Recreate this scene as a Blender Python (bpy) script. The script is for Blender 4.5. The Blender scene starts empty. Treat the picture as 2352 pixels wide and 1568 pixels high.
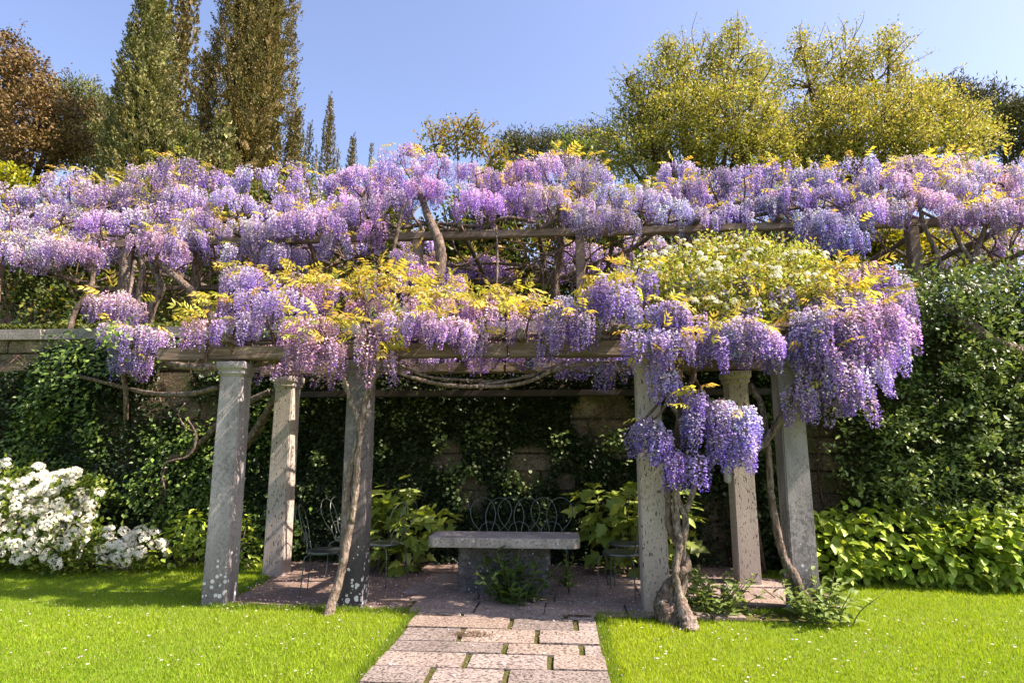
import bpy, bmesh, math, random
import numpy as np
from mathutils import Vector, Matrix

# ------------------------------------------------------------------ camera, sky, sun, exposure
SC = bpy.context.scene
COL = SC.collection
F, PIT, YAW, EYE = 1404.0, math.radians(9.7), math.radians(4.5), 1.6   # focal length in px of a 2352 px wide frame

cam = bpy.data.cameras.new('camera'); camo = bpy.data.objects.new('camera', cam); COL.objects.link(camo)
cam.sensor_width = 36.0; cam.lens = F/2352*36; cam.clip_end = 2000; cam.clip_start = 0.05
camo.location = (0, 0, EYE); camo.rotation_euler = (math.pi/2 + PIT, 0, YAW)
SC.camera = camo

SUN_EL, SUN_AZ = math.radians(48), math.radians(-9)    # azimuth measured from +X, negative = towards the viewer
sdir = Vector((math.cos(SUN_EL)*math.cos(SUN_AZ), math.cos(SUN_EL)*math.sin(SUN_AZ), math.sin(SUN_EL)))
world = bpy.data.worlds.new('World'); SC.world = world; world.use_nodes = True
wn = world.node_tree.nodes; wl = world.node_tree.links
bg = wn['Background']
sky = wn.new('ShaderNodeTexSky'); sky.sky_type = 'NISHITA'; sky.sun_disc = False
sky.sun_elevation = SUN_EL; sky.sun_rotation = math.pi/2 - SUN_AZ
sky.air_density = 1.0; sky.dust_density = 2.0; sky.ozone_density = 3.0; sky.altitude = 200
wl.new(sky.outputs[0], bg.inputs[0]); bg.inputs[1].default_value = 0.12
sl = bpy.data.lights.new('sun', 'SUN'); sl.energy = 5.0; sl.angle = math.radians(0.5); sl.color = (1.0, 0.93, 0.82)
so = bpy.data.objects.new('sun', sl); COL.objects.link(so)
so.rotation_euler = sdir.to_track_quat('Z', 'Y').to_euler(); so.location = sdir*60
SC.view_settings.view_transform = 'Standard'; SC.view_settings.look = 'None'
SC.view_settings.gamma = 1.0; SC.view_settings.use_curve_mapping = False
SC.view_settings.exposure = 1.5
SC.view_settings.use_white_balance = True; SC.view_settings.white_balance_temperature = 7000; SC.view_settings.white_balance_tint = 24
SC.render.engine = 'CYCLES'
SC.cycles.max_bounces = 8; SC.cycles.diffuse_bounces = 2; SC.cycles.transmission_bounces = 4
SC.cycles.use_denoising = True

# ------------------------------------------------------------------ helpers
def ray(u, v):
    c = ((u-1176)/F, (784-v)/F, 1.0)
    y = c[2]*math.cos(PIT)-c[1]*math.sin(PIT); z = c[2]*math.sin(PIT)+c[1]*math.cos(PIT); x = c[0]
    return np.array([x*math.cos(YAW)-y*math.sin(YAW), x*math.sin(YAW)+y*math.cos(YAW), z])
def at(u, v, Y):
    r = ray(u, v); return np.array([0, 0, EYE]) + r*(Y/r[1])
def gnd(u, v, z=0.0):
    r = ray(u, v); return np.array([0, 0, EYE]) + r*((z-EYE)/r[2])

def link(o, parent=None):
    COL.objects.link(o)
    if parent is not None: o.parent = parent
    return o
def obj(name, mesh, mat=None, parent=None, loc=None):
    o = bpy.data.objects.new(name, mesh)
    if mat is not None and len(mesh.materials) == 0: mesh.materials.append(mat)
    if loc is not None: o.location = loc
    return link(o, parent)
def tag(o, label=None, cat=None, group=None, kind=None):
    if label: o['label'] = label
    if cat: o['category'] = cat
    if group: o['group'] = group
    if kind: o['kind'] = kind
    return o
def empty(name, loc=(0, 0, 0), rz=0.0):
    o = bpy.data.objects.new(name, None); o.location = loc; o.rotation_euler = (0, 0, rz); o.empty_display_size = .1
    return link(o)
def wparent(o, p):            # parent to an empty that is only translated / turned, keeping the world place
    o.parent = p
    o.matrix_parent_inverse = (Matrix.Translation(p.location) @ p.rotation_euler.to_matrix().to_4x4()).inverted()
    return o

def np_mesh(name, V, faces_list, col=None, smooth=False):
    """V (n,3); faces_list = list of int arrays (m,k) with one k each."""
    me = bpy.data.meshes.new(name)
    V = np.ascontiguousarray(V, dtype=np.float32)
    me.vertices.add(len(V)); me.vertices.foreach_set('co', V.ravel())
    tot = sum(f.size for f in faces_list); np_ = sum(len(f) for f in faces_list)
    me.loops.add(tot); me.polygons.add(np_)
    me.loops.foreach_set('vertex_index', np.concatenate([f.ravel() for f in faces_list]).astype(np.int32))
    ls = []; s = 0
    for f in faces_list:
        ls.append(s + np.arange(len(f))*f.shape[1]); s += f.size
    me.polygons.foreach_set('loop_start', np.concatenate(ls).astype(np.int32))
    if smooth: me.polygons.foreach_set('use_smooth', np.ones(np_, dtype=bool))
    if col is not None:
        a = me.attributes.new('Col', 'FLOAT_COLOR', 'POINT')
        c = np.ones((len(V), 4), dtype=np.float32); c[:, :3] = col
        a.data.foreach_set('color', c.ravel())
    me.update(calc_edges=True)
    return me

def unit(a):
    return a/np.maximum(np.linalg.norm(a, axis=-1, keepdims=True), 1e-9)
def frames(d, rng, up=None, upw=0.0):
    """rows x,y,z of a frame whose y is d and whose z (leaf normal) leans to 'up' by upw."""
    n = rng.normal(size=d.shape)
    if up is not None: n = n*(1-upw) + np.asarray(up)*upw*1.6
    d = unit(d); x = unit(np.cross(d, n)); z = np.cross(x, d)
    return np.stack([x, d, z], axis=1)
def scatter(T, faces, pos, R, sc, col, cj=None, tip=None):
    """copies of template T (k,3) at pos with frames R, scale sc (n,) and colour col (n,3) -> V, faces, vertex colours"""
    n, k = len(pos), len(T)
    sc = np.asarray(sc)
    if sc.ndim == 1: sc = sc[:, None].repeat(3, 1)
    V = np.einsum('nki,nij->nkj', T[None]*sc[:, None, :], R) + pos[:, None, :]
    Fs = [(f[None] + (np.arange(n)*k)[:, None, None]).reshape(-1, f.shape[1]) for f in faces]
    C = np.repeat(col[:, None, :], k, axis=1)
    return V.reshape(-1, 3), Fs, C.reshape(-1, 3)
def merge(parts):
    Vs, Fd, Cs, off = [], {}, [], 0
    for V, Fs, C in parts:
        Vs.append(V); Cs.append(C)
        for f in Fs: Fd.setdefault(f.shape[1], []).append(f+off)
        off += len(V)
    return np.concatenate(Vs), [np.concatenate(v) for v in Fd.values()], np.concatenate(Cs)

LEAF = np.array([[0, 0, 0], [.30, .45, .07], [0, 1, -.06], [-.30, .45, .07]])
LEAF_F = [np.array([[0, 1, 2], [0, 2, 3]])]
NARROW = LEAF*np.array([.55, 1, 1])
ROUND = np.array([[0, 0, 0], [.42, .3, .08], [.36, .75, .05], [0, 1, -.08], [-.36, .75, .05], [-.42, .3, .08]])
ROUND_F = [np.array([[0, 1, 2, 3], [0, 3, 4, 5]])]
OVATE = np.array([[0, 0, 0], [.24, .14, .05], [.36, .40, .09], [.24, .72, .05], [0, 1.0, -.10], [-.24, .72, .05], [-.36, .40, .09], [-.24, .14, .05],
                  [0, .35, -.02], [0, .7, -.04]])
OVATE_F = [np.array([[0, 1, 2, 8], [8, 2, 3, 9], [0, 8, 6, 7], [8, 9, 5, 6]]), np.array([[9, 3, 4], [9, 4, 5]])]

def jit(col, n, rng, s=.18, hs=.06):
    c = np.asarray(col)[None].repeat(n, 0)*np.exp(rng.normal(0, s, (n, 1)))
    return np.clip(c*np.exp(rng.normal(0, hs, (n, 3))), 0, .95)
def palette(cols, w, n, rng, s=.15, hs=.05):
    k = rng.choice(len(cols), n, p=np.array(w)/np.sum(w))
    c = np.asarray(cols, float)[k]*np.exp(rng.normal(0, s, (n, 1)))
    return np.clip(c*np.exp(rng.normal(0, hs, (n, 3))), 0, .95)

def smooth_path(P, n=6):
    P = np.asarray(P, float)
    if len(P) < 3: 
        t = np.linspace(0, 1, n+1)[:, None]; return P[0]*(1-t)+P[-1]*t
    Q = np.vstack([2*P[0]-P[1], P, 2*P[-1]-P[-2]]); out = []
    for i in range(1, len(Q)-2):
        a, b, c, d = Q[i-1], Q[i], Q[i+1], Q[i+2]
        for t in np.linspace(0, 1, n, endpoint=False):
            out.append(.5*((2*b)+(c-a)*t+(2*a-5*b+4*c-d)*t*t+(3*b-a-3*c+d)*t**3))
    out.append(P[-1]); return np.array(out)
def tube(P, r, sides=8, n=6, rough=.0, rng=None, col=(.5, .5, .5)):
    """r: scalar or list per control point; returns (V, Fs, C)"""
    r = np.atleast_1d(np.asarray(r, float))
    S = smooth_path(P, n) if n > 1 else np.asarray(P, float)
    rr = np.interp(np.linspace(0, 1, len(S)), np.linspace(0, 1, len(r)), r) if len(r) > 1 else np.full(len(S), r[0])
    T = unit(np.gradient(S, axis=0))
    ref = np.array([.31, .57, .76]); 
    N = np.zeros_like(T); cur = unit(np.cross(T[0], ref))
    for i in range(len(S)):
        cur = cur - T[i]*np.dot(cur, T[i]); cur = cur/np.linalg.norm(cur); N[i] = cur
    B = np.cross(T, N)
    a = np.linspace(0, 2*math.pi, sides, endpoint=False)
    rad = rr[:, None]*np.ones((1, sides))
    if rough and rng is not None: rad = rad*(1+rng.normal(0, rough, rad.shape)+ .6*rough*np.sin(a*3+np.arange(len(S))[:, None]*.45))
    V = S[:, None]+rad[..., None]*(np.cos(a)[None, :, None]*N[:, None]+np.sin(a)[None, :, None]*B[:, None])
    m = len(S); i, j = np.meshgrid(np.arange(m-1), np.arange(sides), indexing='ij')
    q = np.stack([i*sides+j, i*sides+(j+1) % sides, (i+1)*sides+(j+1) % sides, (i+1)*sides+j], -1).reshape(-1, 4)
    V = V.reshape(-1, 3); V = np.vstack([V, S[0], S[-1]]); c0, c1 = len(V)-2, len(V)-1
    jj = np.arange(sides)
    t0 = np.stack([np.full(sides, c0), (jj+1) % sides, jj], -1)
    t1 = np.stack([np.full(sides, c1), (m-1)*sides+jj, (m-1)*sides+(jj+1) % sides], -1)
    return V, [q, np.vstack([t0, t1])], np.tile(np.asarray(col, float), (len(V), 1))
def mesh_of(name, parts, smooth=False):
    V, Fs, C = merge(parts); return np_mesh(name, V, Fs, C, smooth)

def bevbox(name, size, bev=.01, jitter=0.0, seed=0, taper=1.0, sub=0):
    """box centred on x,y with its base at z = 0"""
    bm = bmesh.new(); bmesh.ops.create_cube(bm, size=1.0); r = random.Random(seed)
    for v in bm.verts:
        t = taper if v.co.z > 0 else 1.0
        v.co = Vector((v.co.x*size[0]*t, v.co.y*size[1]*t, (v.co.z+.5)*size[2]))
        if jitter: v.co += Vector((r.uniform(-1, 1), r.uniform(-1, 1), r.uniform(-1, 1)))*jitter
    if sub: bmesh.ops.subdivide_edges(bm, edges=bm.edges[:], cuts=sub, use_grid_fill=True)
    if sub and jitter:
        for v in bm.verts: v.co += Vector((r.uniform(-1, 1), r.uniform(-1, 1), r.uniform(-1, 1)))*jitter*.6
    if bev:
        es = bm.edges[:] if not sub else [e for e in bm.edges if len(e.link_faces) == 2 and e.calc_face_angle(0) > .6]
        bmesh.ops.bevel(bm, geom=es, offset=bev, segments=2, affect='EDGES')
    me = bpy.data.meshes.new(name); bm.to_mesh(me); bm.free(); return me

# value noise on a lattice, vectorised (for patches and lumps)
_NR = np.random.default_rng(77).random((64, 64, 64))
def vnoise(p, f=1.0):
    p = np.asarray(p)*f; i = np.floor(p).astype(int); t = p-i; t = t*t*(3-2*t)
    def g(a, b, c): return _NR[(i[..., 0]+a) % 64, (i[..., 1]+b) % 64, (i[..., 2]+c) % 64]
    x, y, z = t[..., 0], t[..., 1], t[..., 2]
    return ((g(0, 0, 0)*(1-x)+g(1, 0, 0)*x)*(1-y)+(g(0, 1, 0)*(1-x)+g(1, 1, 0)*x)*y)*(1-z) + \
           ((g(0, 0, 1)*(1-x)+g(1, 0, 1)*x)*(1-y)+(g(0, 1, 1)*(1-x)+g(1, 1, 1)*x)*y)*z

# ------------------------------------------------------------------ materials
class NT:
    def __init__(s, name):
        s.m = bpy.data.materials.new(name); s.m.use_nodes = True; s.t = s.m.node_tree; s.t.nodes.clear()
        s.out = s.n('ShaderNodeOutputMaterial')
    def n(s, typ, ins=None, **kw):
        nd = s.t.nodes.new(typ)
        for k, v in kw.items(): setattr(nd, k, v)
        for k, v in (ins or {}).items(): s.set(nd.inputs[k], v)
        return nd
    def set(s, inp, v):
        if isinstance(v, bpy.types.NodeSocket): s.t.links.new(v, inp)
        elif isinstance(v, bpy.types.Node): s.t.links.new(v.outputs[0], inp)
        else: inp.default_value = v
    def mix(s, f, a, b, mode='MIX'):
        nd = s.n('ShaderNodeMix', data_type='RGBA', blend_type=mode)
        s.set(nd.inputs[0], f); s.set(nd.inputs[6], a); s.set(nd.inputs[7], b); return nd.outputs[2]
    def math(s, op, a, b=0.0, c=0.0):
        nd = s.n('ShaderNodeMath', operation=op); s.set(nd.inputs[0], a); s.set(nd.inputs[1], b); s.set(nd.inputs[2], c); return nd.outputs[0]
    def noise(s, vec, scale, detail=4, rough=.55):
        return s.n('ShaderNodeTexNoise', {'Vector': vec, 'Scale': scale, 'Detail': detail, 'Roughness': rough}).outputs[0]
    def ramp(s, f, stops):
        nd = s.n('ShaderNodeValToRGB'); s.set(nd.inputs[0], f); e = nd.color_ramp.elements
        while len(e) < len(stops): e.new(.5)
        for k, (p, c) in zip(e, stops): k.position = p; k.color = c if len(c) == 4 else (*c, 1)
        return nd.outputs[0]
    def coord(s, which='Object', scale=None):
        c = s.n('ShaderNodeTexCoord').outputs[which]
        if which == 'World': c = s.n('ShaderNodeNewGeometry').outputs['Position']
        if scale: c = s.n('ShaderNodeMapping', {'Vector': c, 'Scale': scale}).outputs[0]
        return c
    def wpos(s, scale=None):
        c = s.n('ShaderNodeNewGeometry').outputs['Position']
        if scale: c = s.n('ShaderNodeMapping', {'Vector': c, 'Scale': scale}).outputs[0]
        return c
    def done(s, sh): s.t.links.new(sh, s.out.inputs[0]); return s.m
g1 = lambda v: (v, v, v, 1)
def c4(c): return (c[0], c[1], c[2], 1)

def leaf_mat(name, trans=.35, rough=.5, spec=.35, tint=(1, 1, 1), tr_tint=(1.15, 1.1, .55), objcol=False, sheen=0):
    t = NT(name)
    a = t.n('ShaderNodeVertexColor', layer_name='Col').outputs[0]
    base = t.mix(1.0, a, c4(tint), 'MULTIPLY')
    if objcol:
        oc = t.n('ShaderNodeObjectInfo').outputs['Color']; base = t.mix(1.0, base, oc, 'MULTIPLY')
    p = t.n('ShaderNodeBsdfPrincipled', {'Base Color': base, 'Roughness': rough, 'Specular IOR Level': spec})
    tr = t.n('ShaderNodeBsdfTranslucent', {'Color': t.mix(1.0, base, c4(tr_tint), 'MULTIPLY')})
    mx = t.n('ShaderNodeMixShader', {0: trans, 1: p.outputs[0], 2: tr.outputs[0]})
    return t.done(mx.outputs[0])

def bark_mat(name, a, b, c, scale=14):
    t = NT(name); v = t.wpos((1, 1, .35)); n1 = t.noise(v, scale, 6, .65); n2 = t.noise(t.wpos(), 5, 3)
    col = t.mix(t.math('MULTIPLY', n2, .5), t.ramp(n1, [(.36, a), (.5, b), (.64, c)]), c4(b))
    n3 = t.noise(t.wpos(), 22, 2); col = t.mix(t.ramp(n3, [(.62, g1(0)), (.68, g1(.5))]), col, (.42, .42, .38, 1))
    bump = t.n('ShaderNodeBump', {'Strength': 1.0, 'Distance': .04, 'Height': n1})
    p = t.n('ShaderNodeBsdfPrincipled', {'Base Color': col, 'Roughness': .9, 'Normal': bump.outputs[0], 'Specular IOR Level': .2}); return t.done(p.outputs[0])

def wood_mat(name, a, b):
    t = NT(name); v = t.coord('Object', (1.2, 22, 22)); n1 = t.noise(v, 2.2, 6, .65)
    n2 = t.noise(t.coord('Object', (.5, 3, 3)), 3, 3)
    col = t.mix(t.ramp(n2, [(.35, g1(0)), (.7, g1(1))]), t.ramp(n1, [(.3, [x*.35 for x in a]), (.5, a), (.72, b)]), c4([x*.6 for x in a]))
    bump = t.n('ShaderNodeBump', {'Strength': .9, 'Distance': .012, 'Height': n1})
    p = t.n('ShaderNodeBsdfPrincipled', {'Base Color': col, 'Roughness': .85, 'Normal': bump.outputs[0], 'Specular IOR Level': .2}); return t.done(p.outputs[0])

def pillar_mat(name, base, dark, pits=1.0, lichen=1.0, stain=.6, damp=.95, crust_w=1.0):
    t = NT(name); w = t.wpos(); z = t.n('ShaderNodeSeparateXYZ', {0: w}).outputs[2]
    n1 = t.noise(t.wpos((1, 1, .35)), 3.2, 5, .6); n2 = t.noise(w, 60, 3, .7)
    col = t.mix(t.ramp(n1, [(.38, g1(0)), (.68, g1(stain))]), c4(base), c4(dark))
    col = t.mix(.35, col, t.ramp(n2, [(.3, [x*.5 for x in base]), (.7, [min(1, x*1.25) for x in base])]))
    pv = t.wpos((1, 1, .3)); pn = t.noise(pv, 62, 2, .5)
    pm = t.ramp(pn, [(.60, g1(0)), (.66, g1(pits))])
    col = t.mix(pm, col, c4([x*.18 for x in base]))
    crust = t.ramp(t.noise(w, 26, 5, .7), [(.47, g1(0)), (.56, g1(.75))]); cm = t.math('MULTIPLY', crust, t.ramp(t.noise(t.wpos((1, 1, .5)), 1.7, 2), [(.48, g1(0)), (.62, g1(crust_w))]))
    col = t.mix(cm, col, c4([x*.3 for x in base]))
    lo = t.n('ShaderNodeMapRange', {0: z, 1: .95, 2: .1, 3: 0, 4: 1}).outputs[0]
    vor = t.n('ShaderNodeTexVoronoi', {'Vector': w, 'Scale': 22.0, 'Randomness': 1.0}); d = vor.outputs['Distance']; rc = t.n('ShaderNodeSeparateColor', {0: vor.outputs['Color']}).outputs[0]
    rad = t.math('MULTIPLY', t.math('MULTIPLY', rc, rc), t.math('MULTIPLY', lo, .74*lichen))
    lm = t.math('LESS_THAN', t.math('ADD', d, t.math('MULTIPLY', t.noise(w, 90, 2), .1)), rad)
    dm = t.n('ShaderNodeMapRange', {0: t.math('ADD', z, t.math('MULTIPLY', n1, .5)), 1: damp, 2: damp*.35, 3: 0, 4: .85*stain}).outputs[0]
    col = t.mix(dm, col, c4(dark)); col = t.mix(lm, col, (.52, .53, .51, 1))
    h = t.math('SUBTRACT', t.math('MULTIPLY', n2, .25), pm)
    bump = t.n('ShaderNodeBump', {'Strength': .7, 'Distance': .012, 'Height': h})
    p = t.n('ShaderNodeBsdfPrincipled', {'Base Color': col, 'Roughness': .88, 'Normal': bump.outputs[0], 'Specular IOR Level': .25}); return t.done(p.outputs[0])

def stone_mat(name, cols, scale=5, lich=.0, moss=0.0, pit=0.0, bumpd=.02):
    t = NT(name); w = t.wpos(); oi = t.n('ShaderNodeObjectInfo').outputs['Random']
    n1 = t.noise(w, scale, 6, .62); n2 = t.noise(w, scale*9, 4, .7)
    col = t.ramp(n1, [(.28, cols[0]), (.5, cols[1]), (.74, cols[2])])
    col = t.mix(.3, col, t.ramp(n2, [(.35, [x*.45 for x in cols[1]]), (.65, [min(1, x*1.2) for x in cols[2]])]))
    col = t.mix(1.0, col, t.ramp(oi, [(0, g1(.72)), (.5, g1(1)), (1, (1.0, .93, .84, 1))]), 'MULTIPLY')
    hgt = n2
    if pit:
        pn = t.noise(t.wpos((1, 1.6, 1)), 42, 2, .5); pm = t.ramp(pn, [(.56, g1(0)), (.62, g1(pit))]); col = t.mix(pm, col, c4([x*.22 for x in cols[0]])); hgt = t.math('SUBTRACT', t.math('MULTIPLY', n2, .3), pm)
    if lich:
        vor = t.n('ShaderNodeTexVoronoi', {'Vector': w, 'Scale': 26.0}); lm = t.math('LESS_THAN', vor.outputs['Distance'], t.math('MULTIPLY', t.n('ShaderNodeSeparateColor', {0: vor.outputs['Color']}).outputs[0], .32*lich))
        lm = t.math('MULTIPLY', lm, t.ramp(t.noise(w, 2.5, 2), [(.45, g1(0)), (.55, g1(1))])); col = t.mix(lm, col, (.55, .56, .53, 1))
    if moss:
        mm = t.ramp(t.noise(w, 3.1, 5, .7), [(.5, g1(0)), (.64, g1(moss))]); col = t.mix(mm, col, (.07, .085, .025, 1))
    bump = t.n('ShaderNodeBump', {'Strength': .8, 'Distance': bumpd, 'Height': hgt})
    p = t.n('ShaderNodeBsdfPrincipled', {'Base Color': col, 'Roughness': .9, 'Normal': bump.outputs[0], 'Specular IOR Level': .25}); return t.done(p.outputs[0])

def ground_mat(name, cols, scale=2.0, fine=40):
    t = NT(name); w = t.wpos(); n1 = t.noise(w, scale, 5, .6); n2 = t.noise(w, fine, 4, .7)
    col = t.mix(.5, t.ramp(n1, [(.3, cols[0]), (.7, cols[1])]), t.ramp(n2, [(.35, cols[0]), (.65, cols[1])]))
    bump = t.n('ShaderNodeBump', {'Strength': .6, 'Distance': .02, 'Height': n2})
    p = t.n('ShaderNodeBsdfPrincipled', {'Base Color': col, 'Roughness': .95, 'Normal': bump.outputs[0], 'Specular IOR Level': .1}); return t.done(p.outputs[0])

def flat_mat(name, col, rough=.5, metal=0.0, spec=.4):
    t = NT(name); n = t.noise(t.wpos(), 30, 3); c = t.mix(t.ramp(n, [(.35, g1(0)), (.7, g1(1))]), c4([x*.7 for x in col]), c4(col))
    p = t.n('ShaderNodeBsdfPrincipled', {'Base Color': c, 'Roughness': rough, 'Metallic': metal, 'Specular IOR Level': spec}); return t.done(p.outputs[0])

M = {}
M['leaf'] = leaf_mat('leaf', .38)
M['ivy'] = leaf_mat('ivy_leaf', .22, .42, .32)
M['grass'] = leaf_mat('grass_blade', .45, .5, .3, tr_tint=(1.2, 1.2, .4))
M['gold'] = leaf_mat('young_leaf', .45, .5, .3, tr_tint=(1.15, 1.02, .5))
M['petal'] = leaf_mat('wisteria_petal', .36, .55, .25, tr_tint=(1.12, .95, 1.05), objcol=True)
M['white_petal'] = leaf_mat('white_petal', .3, .55, .25, tr_tint=(1, 1, .92))
M['conifer'] = leaf_mat('conifer_leaf', .12, .6, .25)
M['bark'] = bark_mat('vine_bark', (.03, .02, .015), (.13, .095, .07), (.27, .22, .17), 26)
M['bark_dark'] = bark_mat('dark_bark', (.035, .022, .015), (.11, .07, .045), (.2, .14, .1))
M['bark_pale'] = bark_mat('pale_bark', (.04, .03, .022), (.19, .145, .105), (.40, .34, .28), 34)
M['wood'] = wood_mat('weathered_wood', (.19, .14, .105), (.40, .32, .26))
M['wood_dark'] = wood_mat('old_wood', (.14, .11, .085), (.27, .23, .19))
M['pillar_grey'] = pillar_mat('grey_stone', (.36, .335, .325), (.10, .092, .095), .35, 1.0, .9)
M['pillar_trav'] = pillar_mat('travertine', (.42, .37, .315), (.20, .165, .135), 1.0, .3, .5, .95, .15)
M['pillar_dark'] = pillar_mat('stained_stone', (.27, .25, .235), (.025, .023, .026), .4, 1.1, 1.0, 1.9)
M['wall_stone'] = stone_mat('wall_stone', [(.05, .04, .03), (.125, .098, .07), (.29, .235, .17)], 2.6, .5, .85, .35, .05)
M['coping'] = stone_mat('coping_stone', [(.13, .12, .11), (.25, .23, .21), (.38, .35, .32)], 4, .5, .3)
M['mortar'] = stone_mat('mortar', [(.05, .042, .033), (.09, .075, .06), (.14, .12, .095)], 5, 0, .4)
M['slab'] = stone_mat('paving_stone', [(.165, .135, .115), (.25, .21, .18), (.34, .295, .26)], 2.5, 0, .12, .85, .03)
M['landing'] = stone_mat('landing_stone', [(.17, .13, .105), (.26, .205, .165), (.35, .285, .235)], 2.5, 0, .15, .4)
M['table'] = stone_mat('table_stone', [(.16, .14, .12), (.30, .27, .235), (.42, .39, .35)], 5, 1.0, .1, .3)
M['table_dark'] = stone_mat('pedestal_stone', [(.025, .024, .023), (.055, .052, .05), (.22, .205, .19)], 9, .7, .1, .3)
M['lawn'] = ground_mat('turf', [(.09, .14, .012), (.15, .21, .02)])
M['earth'] = ground_mat('earth', [(.14, .10, .075), (.26, .195, .15)], 1.5, 55)
M['bed'] = ground_mat('joint_moss', [(.045, .05, .015), (.11, .10, .04)], 3, 60)
M['hill'] = ground_mat('hill_grass', [(.04, .06, .015), (.08, .10, .03)], .4, 6)
M['iron'] = flat_mat('green_iron', (.10, .125, .11), .28, .55, .6)
M['rust'] = flat_mat('dark_iron', (.035, .028, .024), .6, .4)
M['plastic'] = flat_mat('grey_plastic', (.55, .55, .52), .5)

# ------------------------------------------------------------------ ground, lawn, terrace, hill
WALL_Y, WALL_TOP, TERR = 8.8, 3.40, 2.9
def grid_mesh(name, x0, x1, y0, y1, nx, ny, fz):
    X, Y = np.meshgrid(np.linspace(x0, x1, nx+1), np.linspace(y0, y1, ny+1), indexing='ij')
    V = np.stack([X, Y, fz(X, Y)], -1).reshape(-1, 3)
    i, j = np.meshgrid(np.arange(nx), np.arange(ny), indexing='ij'); a = i*(ny+1)+j
    q = np.stack([a, a+ny+1, a+ny+2, a+1], -1).reshape(-1, 4)
    return np_mesh(name, V, [q], smooth=True)
def lawn_z(x, y):
    p = np.stack([x, y, 0*x], -1)
    return .018*(vnoise(p, .55)-.5)
lawn = tag(obj('lawn', grid_mesh('lawn', -30, 30, -25, WALL_Y+.3, 120, 80, lawn_z), M['lawn']), kind='structure')
def hill_z(x, y):
    t = np.clip((8-x)/16, 0, 1); sl = .13+.30*t
    d = np.maximum(y-15, 0); d = np.where(d < 60, d, 60+(d-60)*.3)
    return TERR+sl*d*np.clip(d/8, 0, 1)
terr = tag(obj('hillside', grid_mesh('hillside', -400, 400, WALL_Y+.25, 480, 100, 120, hill_z), M['hill']), kind='structure')

# ------------------------------------------------------------------ retaining wall (stones one by one)
rw = tag(empty('retaining_wall', (0, WALL_Y+.3, 0)), 'tall old stone retaining wall with flat coping behind the pergola', 'wall')
wparent(obj('core', bevbox('wall_core', (34, .5, WALL_TOP-.17), 0), M['mortar'], None, (0, WALL_Y+.31, 0)), rw)
STV = [bevbox('wall_block', (1, 1, 1), .05, .05, 10+i, sub=2) for i in range(9)]
for m in STV: m.materials.append(M['wall_stone'])
rr = random.Random(5); z = -.05; row = 0
while z < WALL_TOP-.17:
    h = min(rr.uniform(.2, .44), WALL_TOP-.17-z)
    if WALL_TOP-.17-(z+h) < .12: h = WALL_TOP-.17-z
    x = -10.6+rr.uniform(0, .5)
    while x < 9.4:
        w = rr.uniform(.35, 1.05)
        o = bpy.data.objects.new('stone', STV[rr.randrange(9)])
        o.scale = (w-.022, .16, h-.022); o.location = (x+w/2, WALL_Y+.075+rr.uniform(-.025, .02), z+.01)
        link(o); wparent(o, rw); x += w
    z += h; row += 1
CPV = [bevbox('coping_block', (1, 1, 1), .03, .012, 60+i, sub=1) for i in range(4)]
for m in CPV: m.materials.append(M['coping'])
x = -10.6
while x < 9.4:
    w = rr.uniform(1.0, 1.7); o = bpy.data.objects.new('coping_stone', CPV[rr.randrange(4)])
    o.scale = (w-.012, .62, .17); o.location = (x+w/2, WALL_Y+.24, WALL_TOP-.168+rr.uniform(-.008, .008)); link(o); wparent(o, rw); x += w

# ------------------------------------------------------------------ path, landing, bare earth
def earth_outline(): return [(-3.55, 6.28), (-1.45, 6.2), (.4, 6.2), (1.9, 6.42), (2.75, 6.75), (2.9, 7.3), (2.4, 8.1), (2.2, 8.85), (-3.4, 8.85), (-3.75, 8.0), (-3.55, 7.3)]
bm = bmesh.new(); vs = []
rr = random.Random(8); OL = earth_outline(); pts = smooth_path(np.array([(*p, 0) for p in OL+[OL[0]]]), 6)[:-1]
for p in pts: vs.append(bm.verts.new((p[0]+rr.uniform(-.03, .03), p[1]+rr.uniform(-.03, .03), .016)))
bm.faces.new(vs); me = bpy.data.meshes.new('earth'); bm.to_mesh(me); bm.free()
earth = tag(obj('earth', me, M['earth']), kind='structure')

path = tag(obj('path', bevbox('path_bed', (1.72, 3.5, .03), 0), M['bed'], None, (-.54, 4.35, -.008)), kind='structure')
SLV = [bevbox('paving_block', (1, 1, 1), .014, .008, 90+i, sub=2) for i in range(6)]
for m in SLV: m.materials.append(M['slab'])
rows = [(6.12, 5.985, (-.95, .02)), (5.975, 5.62, (-.47, .11)), (5.605, 5.25, (-.86, -.22)), (5.235, 4.985, (-.46, .14)), (4.975, 4.67, (-.72, -.10)),
        (4.66, 4.34, (-.93, -.40)), (4.33, 3.99, (-.60, .05)), (3.98, 3.62, (-.84, -.2)), (3.61, 3.24, (-.5, .0)), (3.23, 2.85, (-.8, -.15))]
rr = random.Random(4)
for (ya, yb, js) in rows:
    xs = [-1.36+rr.uniform(-.02, .02)] + list(js) + [.30+rr.uniform(-.02, .02)]
    for a, b in zip(xs[:-1], xs[1:]):
        ga = .028 if a > -1.3 else 0; gb = .022 if b < .25 else 0
        o = bpy.data.objects.new('paving_slab', SLV[rr.randrange(6)])
        w = b-a-ga-gb; o.scale = (w, ya-yb-rr.uniform(0.003, .012), .05); o.location = ((a+ga+b-gb)/2, (ya+yb)/2, -.008+rr.uniform(-.004, .004))
        o.rotation_euler = (rr.uniform(-.006, .006), rr.uniform(-.006, .006), rr.uniform(-.008, .008)); link(o, None); wparent(o, path)
land = tag(obj('paving', bevbox('paving_bed', (4.0, 1.75, .02), 0), M['bed'], None, (.45, 7.02, -.001)), kind='structure')
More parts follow.
